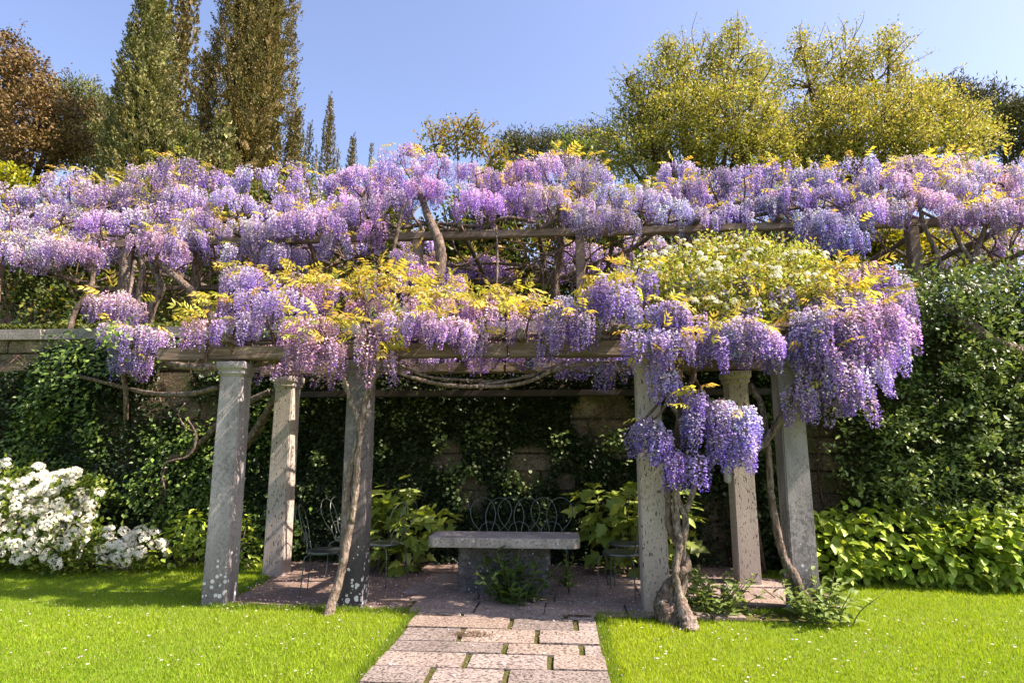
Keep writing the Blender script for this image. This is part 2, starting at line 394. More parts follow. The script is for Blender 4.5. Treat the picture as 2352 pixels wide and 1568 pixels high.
SL2 = [bevbox('landing_block', (1, 1, 1), .02, .014, 190+i, sub=2) for i in range(6)]
for m in SL2: m.materials.append(M['landing'])
y = 6.14
while y < 7.8:
    d = rr.uniform(.3, .5); x = -1.75+rr.uniform(-.2, .2)
    xe = 1.45 if y < 6.35 else (2.3 if y < 6.6 else 2.55)
    if y < 6.35: x = -1.5
    while x < xe:
        w = min(rr.uniform(.6, 1.15), xe+.25-x)
        o = bpy.data.objects.new('paving_slab', SL2[rr.randrange(6)]); o.scale = (w-.018, d-.016, .05); o.location = (x+w/2, y+d/2, -.012+rr.uniform(-.006, .006))
        o.rotation_euler = (rr.uniform(-.01, .01), rr.uniform(-.01, .01), rr.uniform(-.02, .02)); link(o); wparent(o, land); x += w
    y += d

# ------------------------------------------------------------------ lower pergola
PX = [(-3.53, 6.40, 'pillar_grey'), (-2.13, 6.42, 'pillar_dark'), (.90, 6.40, 'pillar_trav'), (2.34, 6.52, 'pillar_grey'), (-3.58, 7.80, 'pillar_trav'), (2.14, 7.66, 'pillar_trav')]
perg = tag(empty('pergola', (-.6, 7.05, 0)), 'low pergola of square stone pillars carrying weathered timber beams over the stone table', 'pergola')
def square_loft(name, prof):
    V, Fs = [], []
    for (z, r) in prof: V += [(-r, -r, z), (r, -r, z), (r, r, z), (-r, r, z)]
    n = len(prof)
    q = [(i*4+j, i*4+(j+1) % 4, (i+1)*4+(j+1) % 4, (i+1)*4+j) for i in range(n-1) for j in range(4)]
    q += [(3, 2, 1, 0), ((n-1)*4, (n-1)*4+1, (n-1)*4+2, (n-1)*4+3)]
    me = np_mesh(name, np.array(V), [np.array(q)])
    bm = bmesh.new(); bm.from_mesh(me)
    es = [e for e in bm.edges if abs((e.verts[0].co-e.verts[1].co).z) > 1e-4 or e.calc_face_angle(0) > .5]
    bmesh.ops.bevel(bm, geom=es, offset=.003, segments=1, affect='EDGES'); bm.to_mesh(me); bm.free(); return me
for i, (x, y, mt) in enumerate(PX):
    h = 2.36
    sh = bevbox('pillar_shaft', (.255, .255, h+.03), .012, .0025, 300+i, .93, sub=2)
    p = obj('pillar', sh, M[mt], None, (x, y, -.03)); wparent(p, perg)
    p.rotation_euler = (0, 0, rr.uniform(-.03, .03))
    cp = square_loft('pillar_capital', [(0, .124), (.018, .124), (.02, .136), (.045, .138), (.05, .131), (.078, .147), (.082, .153), (.155, .153)])
    c = obj('capital', cp, M[mt], p, (0, 0, h+.012))
def beam(name, a, b, w, h, mat, parent, seed=0, sag=0.0, jitter=.006):
    a, b = Vector(a), Vector(b); L = (b-a).length
    bm = bmesh.new(); bmesh.ops.create_cube(bm, size=1.0); r = random.Random(seed)
    for v in bm.verts: v.co = Vector((v.co.x*L, v.co.y*w, v.co.z*h))
    bmesh.ops.bisect_plane(bm, geom=bm.verts[:]+bm.edges[:]+bm.faces[:], plane_co=(0, 0, 0), plane_no=(1, 0, 0))
    for k in range(1, 8):
        for s in (-1, 1): bmesh.ops.bisect_plane(bm, geom=bm.verts[:]+bm.edges[:]+bm.faces[:], plane_co=(s*L*k/16, 0, 0), plane_no=(1, 0, 0))
    for v in bm.verts: v.co += Vector((0, r.uniform(-1, 1)*jitter, r.uniform(-1, 1)*jitter - sag*(1-(2*v.co.x/L)**2)))
    es = [e for e in bm.edges if len(e.link_faces) == 2 and e.calc_face_angle(0) > .8]
    bmesh.ops.bevel(bm, geom=es, offset=.012, segments=2, affect='EDGES')
    me = bpy.data.meshes.new(name); bm.to_mesh(me); bm.free()
    o = obj(name, me, mat); o.location = (a+b)/2; o.rotation_euler = (b-a).to_track_quat('X', 'Z').to_euler()
    wparent(o, parent); return o
ZB = 2.52
beam('beam', (-4.40, 6.37, ZB+.075), (-.55, 6.40, ZB+.085), .15, .15, M['wood'], perg, 1)
beam('beam', (-.53, 6.38, ZB+.080), (2.62, 6.50, ZB+.09), .15, .16, M['wood'], perg, 2)
beam('beam', (-3.95, 7.80, ZB+.065), (-.7, 7.74, ZB+.07), .13, .13, M['wood'], perg, 3)
beam('beam', (-.69, 7.74, ZB+.07), (2.5, 7.66, ZB+.065), .13, .13, M['wood'], perg, 4)
for k, x in enumerate((-3.55, -2.75, -2.0, -1.2, -.4, .4, 1.15, 1.75, 2.3)):
    beam('rafter', (x, 6.12+.03*(k % 3), ZB+.215), (x+.04, 8.62, ZB+.10), .085, .11, M['wood_dark'], perg, 10+k)
beam('wall_rail', (-3.9, 8.55, 2.33), (2.9, 8.6, 2.33), .09, .09, M['rust'], perg, 40, 0, .002)
for k in range(4):
    yy = 7.0+.42*k; beam('roof_pole', (-4.0+rr.uniform(-.2, .2), yy, ZB+.30), (2.6, yy+rr.uniform(-.1, .1), ZB+.29), .035, .035, M['wood_dark'], perg, 50+k, .0, .008)
jb = tag(obj('junction_box', bevbox('junction_box', (.07, .10, .20), .012), M['plastic'], None, (2.14-.125-.033, 7.62, 1.17)), 'small grey electrical box fixed to the side of a rear stone pillar', 'electrical box')
lid = obj('cover', bevbox('box_cover', (.012, .088, .18), .004), M['plastic'], jb, (-.036, 0, .01))

# ------------------------------------------------------------------ upper pergola on the terrace
up = tag(empty('terrace_pergola', (0, 11.5, TERR)), 'long grey wooden pergola on the terrace above the retaining wall', 'pergola')
UB = 5.17
def upost(x, y, w=.16, hgt=UB-.06):
    o = obj('post', bevbox('post', (w, w, hgt-TERR+.1), .012, .004, int(x*10+100), sub=1), M['wood'], None, (x, y, TERR-.1)); wparent(o, up); o.rotation_euler = (0, 0, rr.uniform(-.05, .05))
for x in (-10.2, -7.72, -5.2, -2.42, .37, 3.0, 5.74, 8.2): upost(x, 10.0); upost(x+.1, 13.0, .15)
for (a, b) in ((-11.2, -5.1), (-5.08, .40), (.42, 3.95), (3.97, 9.4)):
    beam('beam', (a, 10.0, UB), (b, 10.0, UB+.02), .12, .12, M['wood'], up, int(a*7)+70); beam('beam', (a, 13.0, UB), (b, 13.0, UB), .11, .11, M['wood_dark'], up, int(a*7)+90)
x = -10.9
while x < 9.2:
    beam('rafter', (x, 9.75, UB+.11), (x+.05, 13.25, UB+.10), .07, .09, M['wood_dark'], up, int(x*10)+300); x += 1.32

# ------------------------------------------------------------------ wisteria
rngW = np.random.default_rng(11)
FLORET = np.array([[0, 0, 0], [.5, .55, .18], [0, 1.0, -.05], [-.5, .55, .18], [0, .5, .62]])
FLORET_F = [np.array([[0, 1, 2], [0, 2, 3], [0, 4, 2]])]
def raceme_arrays(seed, sparse=False, low=False):
    r = np.random.default_rng(seed); n = 70 if sparse else (62 if low else 125)
    t = r.random(n)**.9; t = np.sort(t)
    R = (.02+.165*np.clip(1.15-t, 0, 1)**.55*np.clip(t*7+.35, 0, 1))
    if sparse: R *= .62
    a = np.arange(n)*2.399+r.normal(0, .3, n)
    out = np.stack([np.cos(a), np.sin(a), np.zeros(n)], -1)
    bend = r.normal(0, .03, 2)
    pos = out*(R*r.uniform(.62, 1.0, n))[:, None]+np.stack([bend[0]*np.sin(t*3), bend[1]*np.sin(t*2.6), -t], -1)
    d = unit(out*1.0+np.array([0, 0, -.35])+r.normal(0, .35, (n, 3)))
    sc = (.088-.040*t)*r.uniform(.8, 1.2, n)*(1.36 if low else 1.0)
    c0, c1, c2 = np.array([.70, .66, .73]), np.array([.45, .38, .72]), np.array([.23, .15, .57])
    col = np.where((t < .45)[:, None], c0+(c1-c0)*(t/.45)[:, None], c1+(c2-c1)*((t-.45)/.55)[:, None])
    w = r.random(n) < .30; col[w] = np.array([.78, .76, .76])  # near-white florets, partly standing for highlights
    col = np.clip(col*np.exp(r.normal(0, .10, (n, 1))), 0, .92)
    # two-tone keel and standard, contrast deepened to paint in light-dark detail
    V, Fs, C = scatter(FLORET, FLORET_F, pos, frames(d, r, (0, 0, 1), .4), sc, col)
    C = C.reshape(n, 5, 3); C[:, 4] = C[:, 4]*np.array([.70, .55, .92]); C[:, 0] *= np.array([.85, .85, .7]); C = C.reshape(-1, 3)
    st = tube([(0, 0, .06), (bend[0]*.5, 0, -.4), (0, 0, -.95)], [.010, .007, .003], 4, 3, col=(.22, .22, .08))
    return merge([(V, Fs, C), st])
RAC = [raceme_arrays(500+i) for i in range(8)]; RACS = [raceme_arrays(600+i, True) for i in range(4)]; RACL = [raceme_arrays(500+i, False, True) for i in range(8)]
RAC_ME = [np_mesh('raceme', *a) for a in RAC]; RACS_ME = [np_mesh('raceme_thin', *a) for a in RACS]
for m in RAC_ME+RACS_ME: m.materials.append(M['petal'])
def pinnate(seed):
    r = np.random.default_rng(seed); parts = []; m = 4
    for k in range(m):
        t = .25+.75*k/(m-1)
        for s in (-1, 1):
            d = np.array([[s*.8, .6, -.75+r.normal(0, .2)]]); parts.append(scatter(NARROW, LEAF_F, np.array([[0, t, -.45*t*t]]), frames(d, r, (0, 0, 1), .6), np.array([.55*(1-.3*abs(t-.55))]), np.ones((1, 3))))
    parts.append(scatter(NARROW, LEAF_F, np.array([[0, 1.0, -.45]]), frames(np.array([[0, 1, -.8]]), r, (0, 0, 1), .85), np.array([.4]), np.ones((1, 3))))
    V, Fs, C = merge(parts); return V, Fs
PINN = [pinnate(40+i) for i in range(3)]
GOLD = [(.52, .44, .085), (.46, .44, .08), (.52, .38, .10), (.30, .33, .06)]
def gold_leaves(pos, dirs, size, rng, w=(.4, .3, .15, .15)):
    n = len(pos); parts = []; k = rng.integers(0, 3, n)
    for i in range(3):
        s = k == i
        if s.any(): parts.append(scatter(PINN[i][0], PINN[i][1], pos[s], frames(dirs[s], rng, (0, 0, 1), .5), size[s], palette(GOLD, w, s.sum(), rng)))
    return parts

class Vine:
    def __init__(s, name, label, base, tint, Ymax_parts=300, cat='wisteria'):
        s.e = tag(empty(name, tuple(base)), label, cat, 'wisterias in bloom'); s.tint = np.array(tint); s.rac = []; s.leaf = []; s.twig = []; s.limbs = []; s.n = Ymax_parts
        s.rng = np.random.default_rng(abs(hash(label)) % 1000 if False else int(sum(map(ord, label))))
    def stem(s, P, r, name='stem', mat='bark', sides=9, rough=.10, limb=True):
        P = np.asarray(P, float)
        o = obj(name, np_mesh(name, *tube(P, r, sides, 7, rough, s.rng), smooth=True), M[mat]); wparent(o, s.e)
        if limb: s.limbs.append(smooth_path(P, 8))
        return o
    def mound(s, c, rx=.36, ry=.34, rz=.24, n=22, L=(.25, .40), leaf=2, thin=False, gold=.0, reach=True, lw=(.4, .3, .15, .15), lsize=.21, tint=None):
        g = s.rng; c = np.asarray(c, float)
        th = g.uniform(0, 2*math.pi, n); el = np.arcsin(g.uniform(-.15, 1, n))
        o = np.stack([np.cos(th)*np.cos(el), np.sin(th)*np.cos(el), np.sin(el)], -1)
        p = c+o*np.array([rx, ry, rz])*g.uniform(.8, 1.08, (n, 1))
        ax = unit(np.stack([o[:, 0], o[:, 1], np.zeros(n)], -1)*(.12+.35*np.sin(np.clip(el, 0, 2)))[:, None]+np.array([0, 0, -1])+g.normal(0, .07, (n, 3)))
        ln = g.uniform(*L, n); lift = g.normal(0, .06); mt = np.exp(g.normal(0, .05, 3))*(1+g.normal(0, .13)) if tint is None else np.asarray(tint)
        for i in range(n): s.rac.append((p[i], ax[i], ln[i], thin, mt))
        if leaf:
            m = int(leaf*1.35); t2 = g.uniform(0, 2*math.pi, m); ro = np.sqrt(g.random(m))
            lp = c+np.stack([np.cos(t2)*rx*ro*.8, np.sin(t2)*ry*ro*.8, rz*(1-.5*ro)+g.uniform(-.03, .07, m)], -1)
            ld = np.stack([np.cos(t2), np.sin(t2), g.uniform(-.2, 1.0, m)], -1)
            s.leaf += gold_leaves(lp, ld, lsize*g.uniform(.7, 1.2, m), g, lw)
        if reach and s.limbs:
            A = np.vstack(s.limbs); dd = np.linalg.norm((A-c)*np.array([1, 1, .8]), axis=1); k = dd.argmin(); q = A[k]; D = dd[k]
            if D > .08:
                mid = (q+c)/2+g.normal(0, .07, 3)*min(1, D)+np.array([0, 0, -.08*D])
                s.twig.append(tube([q, mid, c+np.array([0, 0, rz*.3])], [.016+.008*min(D, 1.5), .014, .009], 5, 4))
            for _ in range(5):
                j = g.integers(0, n); s.twig.append(tube([c, (c+p[j])/2+np.array([0, 0, .06]), p[j]], [.007, .005, .003], 4, 3))
    def finish(s):
        g = s.rng
        k = sorted(range(len(s.rac)), key=lambda i: s.rac[i][0][1])
        rest = []
        for j, i in enumerate(k):
            p, ax, ln, thin, mt = s.rac[i]
            z = -ax; x = np.cross(z, g.normal(size=3)); x /= np.linalg.norm(x); y = np.cross(z, x)
            v = g.integers(0, 4 if thin else 8); wid = g.uniform(.85, 1.2)*(.33/ln if ln > .38 and not thin else 1)
            tint = np.clip(s.tint*mt*np.exp(g.normal(0, .06, 3))*(1+g.normal(0, .08)), .2, 1.35)
            if j < s.n:
                o = bpy.data.objects.new('raceme', (RACS_ME if thin else RAC_ME)[v])
                mm = Matrix(((x[0]*ln*wid, y[0]*ln*wid, z[0]*ln, p[0]), (x[1]*ln*wid, y[1]*ln*wid, z[1]*ln, p[1]), (x[2]*ln*wid, y[2]*ln*wid, z[2]*ln, p[2]), (0, 0, 0, 1)))
                COL.objects.link(o); o.parent = s.e; o.matrix_parent_inverse = Matrix.Translation(-s.e.location); o.matrix_basis = mm
                o.color = (*tint, 1)
            else:
                V, Fs, C = (RACS if thin else RACL)[v]; A = np.stack([x*wid, y*wid, z])*ln
                rest.append((V@A+p, Fs, np.clip(C*tint, 0, .95)))
        if rest:
            o = tag(obj('blossom', mesh_of('blossom', rest), M['petal']), kind='stuff'); wparent(o, s.e)
        if s.leaf:
            o = tag(obj('foliage', mesh_of('foliage', s.leaf), M['gold']), kind='stuff'); wparent(o, s.e)
        if s.twig:
            o = tag(obj('twigs', mesh_of('twigs', s.twig, True), M['bark_dark']), kind='stuff'); wparent(o, s.e)

TOPL = np.array([(-80, 400), (0, 395), (100, 380), (200, 365), (260, 365), (320, 392), (350, 345), (420, 345), (520, 372), (600, 362), (700, 350), (760, 370), (830, 365), (870, 330), (920, 312), (1000, 335), (1060, 350), (1120, 352), (1150, 362), (1240, 330), (1300, 330), (1350, 342), (1420, 375), (1500, 388), (1560, 355), (1650, 348), (1700, 332), (1760, 365), (1800, 340), (1860, 345), (1930, 342), (1990, 350), (2040, 318), (2110, 350), (2180, 345), (2240, 335), (2352, 350), (2450, 350)], float)
BOTL = np.array([(-80, 640), (0, 640), (100, 620), (200, 640), (280, 590), (350, 600), (430, 620), (480, 640), (560, 610), (650, 640), (700, 560), (780, 560), (860, 560), (920, 515), (1000, 480), (1100, 530), (1200, 540), (1260, 500), (1340, 540), (1430, 540), (1500, 560), (1700, 555), (1850, 560), (1960, 595), (2000, 540), (2100, 500), (2180, 500), (2250, 540), (2352, 545), (2450, 545)], float)
def top(u): return float(np.interp(u, TOPL[:, 0], TOPL[:, 1]))
def bot(u): return float(np.interp(u, BOTL[:, 0], BOTL[:, 1]))
def limbline(x0, x1, y, z, rng, n=7, az=.10):
    X = np.linspace(x0, x1, n); return [(x, y+rng.normal(0, .10), z+rng.normal(0, az)) for x in X]

uv = {}
def upper(key, label, base, tint, u0, u1, stems):
    v = Vine('wisteria', label, base, tint); uv[key] = v
    for P, r in stems: v.stem(P, r, 'stem', 'bark')
    xa, xb = at(u0, 500, 10.2)[0], at(u1, 500, 10.2)[0]
    lo, hi = min(xa, base[0]), max(xb, base[0])
    v.stem(limbline(lo, hi, 10.15, UB+.16, v.rng), [.05, .035, .03, .02], 'branch'); v.stem(limbline(lo, hi, 10.9, UB+.75, v.rng, 7, .2), [.03, .045, .03, .02], 'branch'); v.stem(limbline(lo, hi, 12.6, UB+.2, v.rng), [.03, .04, .03, .02], 'branch')
    for q in (.3, .7):
        x = lo+(hi-lo)*q; v.stem([(x, 10.1, UB+.1), (x+.2, 10.5, UB+.3), (x-.1, 10.9, UB+.8), (x+.1, 11.4, UB+1.3)], [.04, .03, .02, .012], 'branch')
    for _ in range(13):
        x = v.rng.uniform(lo, hi); x2 = x+v.rng.normal(0, .9); y0 = v.rng.uniform(9.85, 10.6); zt = UB+v.rng.uniform(-.3, .5)
        v.twig.append(tube([(x, y0, v.rng.uniform(TERR+.3, UB-.2)), ((x+x2)/2+v.rng.normal(0, .2), y0+v.rng.normal(0, .15), zt-.55), (x2, y0+.2, zt), (x2+v.rng.normal(0, .7), y0+.3, zt+.3)], [.012, .016, .016, .01], 6, 5))
    acc = []
    for _ in range(1500):
        u = v.rng.uniform(u0, u1); t_, b_ = top(u)+42, bot(u)-48
        if b_ <= t_: b_ = t_+1
        w = v.rng.uniform(t_, b_)
        if any(((u-a)/66)**2+((w-b)/50)**2 < 1 for a, b in acc): continue
        acc.append((u, w))
    for u, w in acc:
        q = np.clip((bot(u)-w)/(bot(u)-top(u)), 0, 1); Y = 9.68+1.5*q**1.3+v.rng.normal(0, .14)
        s = v.rng.uniform(.85, 1.2)
        v.mound(at(u, w, Y), .36*s, .34*s, .22*s, int(v.rng.integers(20, 29)), (.25, .38), int(v.rng.choice([0, 1, 3, 8])), lsize=.17)
    for _ in range(int((u1-u0)/26)):     # further back
        u = v.rng.uniform(u0, u1); w = v.rng.uniform(top(u)+40, bot(u)-50); q = (bot(u)-w)/(bot(u)-top(u))
        v.mound(at(u, w, 11.2+1.3*q), .45, .42, .26, 15, (.25, .38), 6)
    return v

def P(*l): return [at(u, v, Y) for u, v, Y in l]
lav = (.97, .96, 1.02); pale = (1.04, 1.0, .99); vio = (1.02, .86, 1.05); blu = (.86, .90, 1.06)
a = upper('A', 'pale lilac wisteria on thick twin trunks by the terrace parapet', (-7.6, 9.75, TERR), pale, -60, 430, [
    (P((300, 770, 9.75), (298, 690, 9.75), (290, 620, 9.85), (300, 560, 9.95)), [.14, .12, .10, .07]),
    (P((325, 770, 9.8), (318, 690, 9.7), (328, 610, 9.8), (310, 550, 9.9)), [.06, .05, .05, .04]),
    (P((330, 775, 9.8), (352, 700, 9.8), (370, 660, 9.8), (345, 600, 9.9)), [.075, .075, .07, .05]),
    (P((160, 760, 9.6), (172, 715, 9.6), (205, 670, 9.6), (215, 620, 9.7), (212, 560, 9.9)), [.045, .045, .04, .035, .03])])
for (u, w, Y, s, n) in ((262, 690, 8.6, .85, 24), (300, 705, 8.6, .7, 14), (235, 690, 8.6, .5, 10), (258, 755, 8.3, .6, 16), (310, 770, 8.2, .85, 24), (350, 765, 8.2, .7, 16), (290, 815, 8.15, .5, 13), (320, 815, 8.15, .5, 12)):
    a.mound(at(u, w, Y), .30*s, .26*s, .2*s, n, (.26, .40), 2)
a.stem(P((310, 600, 9.8), (300, 660, 9.0), (285, 740, 8.5), (310, 780, 8.2)), [.03, .025, .02, .012], 'branch')
a.stem(P((290, 790, 8.2), (284, 850, 8.25), (290, 920, 8.4), (289, 965, 8.6)), [.03, .034, .034, .03], 'branch')
b = upper('B', 'pale wisteria whose grey trunk slants up through the terrace pergola', (-5.9, 9.7, TERR), lav, 430, 815, [
    (P((500, 770, 9.45), (475, 705, 9.5), (430, 660, 9.6), (385, 620, 9.7), (350, 590, 9.9)), [.075, .07, .065, .06, .05]),
    (P((460, 770, 10.4), (445, 690, 10.4), (455, 600, 10.3), (470, 540, 10.2)), [.11, .10, .09, .06]),
    (P((715, 780, 10.3), (716, 690, 10.3), (725, 600, 10.2), (700, 540, 10.1)), [.05, .05, .045, .03])])
c = upper('C', 'tall dome of pinkish violet wisteria on a gnarled pale trunk behind the pergola', (-2.2, 9.6, TERR), vio, 815, 1235, [
    (P((960, 720, 9.55), (985, 660, 9.55), (1012, 610, 9.55), (1008, 555, 9.6), (985, 500, 9.8), (960, 430, 10.3)), [.13, .115, .10, .085, .07, .05]),
    (P((880, 720, 9.7), (900, 600, 9.7), (920, 500, 9.7), (935, 450, 10.0)), [.035, .033, .03, .02]),
    (P((1100, 735, 9.6), (1135, 680, 9.55), (1142, 600, 9.6), (1140, 520, 9.8)), [.025, .022, .02, .015])])
d = upper('D', 'lilac wisteria on dark slender stems beside a short terrace post', (.1, 12.0, TERR), lav, 1235, 1560, [
    (P((1280, 720, 11.6), (1276, 640, 11.6), (1290, 560, 11.4), (1285, 470, 10.9)), [.10, .085, .075, .05]),
    (P((1270, 690, 11.6), (1255, 625, 11.7), (1150, 605, 11.8), (1050, 612, 11.9)), [.05, .045, .03, .02]),
    (P((1290, 640, 11.6), (1380, 600, 11.5), (1470, 560, 11.3), (1530, 500, 11.0)), [.05, .045, .04, .03])])
e = upper('E', 'blue lilac wisteria trailing over the terrace beam behind the white rambler', (3.2, 10.2, TERR), blu, 1560, 2010, [
    (P((1640, 720, 10.3), (1650, 640, 10.3), (1640, 560, 10.2), (1660, 480, 10.2)), [.09, .08, .07, .05])])
for (u, w, s, n) in ((1900, 520, 1.0, 24), (1940, 545, .9, 20), (1860, 505, .8, 16)): e.mound(at(u, w, 9.45), .36*s, .3*s, .22*s, n, (.27, .42), 2)
f = upper('F', 'pale wisteria on thin forked grey stems above the climbing jasmine', (6.7, 9.8, TERR), pale, 2010, 2440, [
    (P((2228, 720, 9.7), (2225, 630, 9.7), (2238, 590, 9.75), (2260, 530, 9.8), (2290, 460, 10.0)), [.045, .042, .04, .035, .03]),
    (P((2232, 600, 9.72), (2200, 550, 9.8), (2175, 480, 9.9), (2165, 430, 10.0)), [.035, .033, .03, .02]),
    (P((2170, 660, 9.65), (2150, 580, 9.7), (2120, 510, 9.8), (2110, 450, 10)), [.04, .038, .035, .03])])
for (key, u, w, Y, sc_, n) in (('B', 600, 555, 9.6, .8, 16), ('B', 650, 590, 9.6, .8, 16), ('B', 560, 585, 9.6, .7, 12), ('B', 690, 520, 9.6, .8, 16), ('B', 745, 515, 9.6, .8, 16), ('B', 530, 640, 9.3, .5, 9), ('B', 625, 520, 9.65, .8, 16), ('B', 770, 560, 9.7, .6, 10), ('C', 930, 600, 9.4, .6, 10), ('C', 960, 635, 9.3, .6, 12), ('C', 1035, 655, 9.3, .5, 8), ('C', 860, 540, 9.7, .7, 12),
    ('D', 1360, 500, 9.7, .8, 16), ('D', 1420, 510, 9.8, .8, 14), ('D', 1335, 510, 9.6, .6, 10), ('A', 60, 590, 9.5, .9, 18), ('A', 120, 580, 9.5, .9, 18), ('A', 180, 590, 9.5, .9, 18), ('A', 20, 570, 9.5, .9, 16), ('A', 380, 570, 9.5, .8, 14), ('F', 2130, 470, 9.7, .8, 14), ('F', 2200, 500, 9.6, .7, 12), ('F', 2270, 490, 9.7, .8, 14), ('F', 2330, 510, 9.7, .8, 14)):
    uv[key].mound(at(u, w-12, Y), .36*sc_, .32*sc_, .2*sc_, n, (.26, .40), 3, lsize=.16)
# blossom hanging from the far side of the terrace pergola
for (u0, u1, vn, key) in ((560, 815, 6, 'B'), (815, 1235, 11, 'C'), (1235, 1540, 9, 'D'), (-40, 430, 8, 'A'), (2200, 2400, 5, 'F')):
    for _ in range(vn):
        v = uv[key]; u = v.rng.uniform(u0, u1); v.mound(at(u, v.rng.uniform(550, 620), 12.8), .4, .3, .15, 11, (.28, .45), 3)
for v in uv.values(): v.finish()

# ------------------------------------------------------------------ wisterias of the lower pergola
g = Vine('wisteria', 'golden leaved wisteria whose pale stem climbs the dark stained pillar', gnd(757, 1412), (1.06, .95, .98))
g.stem(P((752, 1420, 6.06), (762, 1385, 6.1), (782, 1320, 6.18), (797, 1240, 6.2), (806, 1190, 6.2), (797, 1130, 6.2), (812, 1050, 6.21), (832, 970, 6.21), (838, 925, 6.2), (853, 880, 6.18), (875, 820, 6.2), (850, 780, 6.35)), [.06, .047, .042, .04, .037, .035, .034, .033, .032, .03, .028, .025], 'trunk', 'bark_pale', 10, .09)
g.stem(P((806, 1200, 6.19), (816, 1130, 6.18), (822, 1050, 6.18), (826, 980, 6.19), (800, 900, 6.2), (775, 830, 6.25)), [.035, .035, .033, .032, .028, .02], 'stem', 'bark_pale', 8, .1)
g.stem([(-4.3, 6.35, 2.50), (-3.8, 6.24, 2.43), (-3.3, 6.5, 2.50), (-2.4, 6.55, 2.72), (-1.2, 6.5, 2.74), (-.4, 6.5, 2.76)], [.03, .045, .03, .03, .03, .025], 'branch')
g.stem([(-4.1, 7.2, 2.85), (-3, 7.0, 2.9), (-2, 7.2, 2.9), (-1, 7.0, 2.88), (0, 7.1, 2.9)], [.03, .04, .045, .04, .02], 'branch')
g.stem(P((820, 810, 6.22), (900, 850, 6.2), (1000, 880, 6.2), (1100, 888, 6.2), (1200, 880, 6.22), (1290, 845, 6.25), (1400, 830, 6.3)), [.02, .022, .02, .019, .019, .018, .014], 'branch')
g.stem(P((860, 800, 6.3), (960, 858, 6.3), (1060, 872, 6.3), (1180, 872, 6.3), (1300, 830, 6.3)), [.012, .015, .015, .014, .012], 'branch')
g.stem(P((840, 830, 6.25), (930, 862, 6.22), (1040, 884, 6.24), (1130, 880, 6.24), (1230, 862, 6.24)), [.011, .012, .012, .012, .01], 'branch')
g.stem(P((500, 890, 6.6), (430, 905, 7.2), (330, 900, 8.3), (200, 868, 8.6), (110, 852, 8.65)), [.03, .032, .03, .028, .02], 'branch', limb=False)
pk = (1.08, .97, .96)
for (u, w, Y, s, n, lf, thin, tint) in (
    (590, 665, 6.75, .95, 24, 2, 0, blu), (570, 710, 6.5, .9, 20, 2, 0, blu), (545, 760, 6.2, .75, 16, 0, 0, blu), (480, 755, 6.25, .9, 14, 18, 1, pk), (505, 725, 6.5, .7, 4, 20, 0, None),
    (655, 715, 6.4, 1.0, 24, 4, 0, blu), (610, 745, 6.3, .8, 14, 2, 0, None), (700, 700, 6.7, .9, 16, 10, 0, pk), (690, 770, 6.2, .8, 16, 2, 0, pk), (735, 755, 6.05, .75, 14, 18, 1, pk), (700, 800, 6.0, .7, 14, 2, 1, pk), (745, 800, 6.0, .7, 14, 10, 1, pk),
    (690, 670, 7.0, .8, 6, 22, 0, None), (760, 690, 6.8, .8, 10, 20, 0, pk), (800, 680, 7.1, .8, 5, 22, 0, None), (840, 720, 6.6, .9, 14, 12, 0, pk), (880, 670, 7.0, .9, 6, 30, 0, None), (930, 690, 6.9, .9, 6, 28, 0, None),
    (850, 770, 6.15, .7, 14, 10, 1, pk), (870, 820, 6.1, .5, 8, 10, 1, pk), (925, 755, 6.2, .9, 22, 6, 0, None), (985, 765, 6.15, .95, 22, 6, 0, None), (1040, 770, 6.15, .85, 18, 4, 0, None), (985, 715, 6.6, .9, 12, 18, 0, pk), (1050, 728, 6.6, .8, 8, 14, 0, None),
    (1110, 735, 6.5, .8, 6, 15, 0, None), (1160, 745, 6.4, .8, 5, 16, 0, None), (1120, 715, 6.9, .8, 8, 16, 0, pk), (1190, 710, 7.0, .8, 8, 14, 0, None), (1215, 755, 6.3, .7, 8, 14, 0, None), (1100, 790, 6.1, .5, 8, 4, 0, None),
    (560, 650, 7.3, .8, 14, 6, 0, blu), (1030, 690, 7.4, .7, 8, 8, 0, None), (640, 830, 6.9, .8, 12, 0, 1, pk), (780, 830, 6.6, .8, 10, 0, 1, pk), (960, 830, 6.7, .8, 10, 0, 0, None), (1060, 830, 6.6, .8, 10, 0, 0, vio), (1150, 820, 6.6, .8, 10, 0, 0, vio), (660, 790, 7.6, .8, 12, 0, 1, pk)):
    g.mound(at(u, w-(4 if thin else 20), Y), .28*s, .28*s, .15*s, n, (.26, .38) if thin else (.19, .30), lf, bool(thin), tint=tint, lsize=.17)
for x_ in (-3.4, -2.9, -2.4, -1.9, -1.4, -.9, -.4): g.mound((x_+g.rng.normal(0, .1), g.rng.uniform(8.05, 8.4), 2.86), .34, .32, .12, 13, (.2, .3), 9, lsize=.17)  # rear mounds hidden from view, added to keep sun off the wall
g.finish()

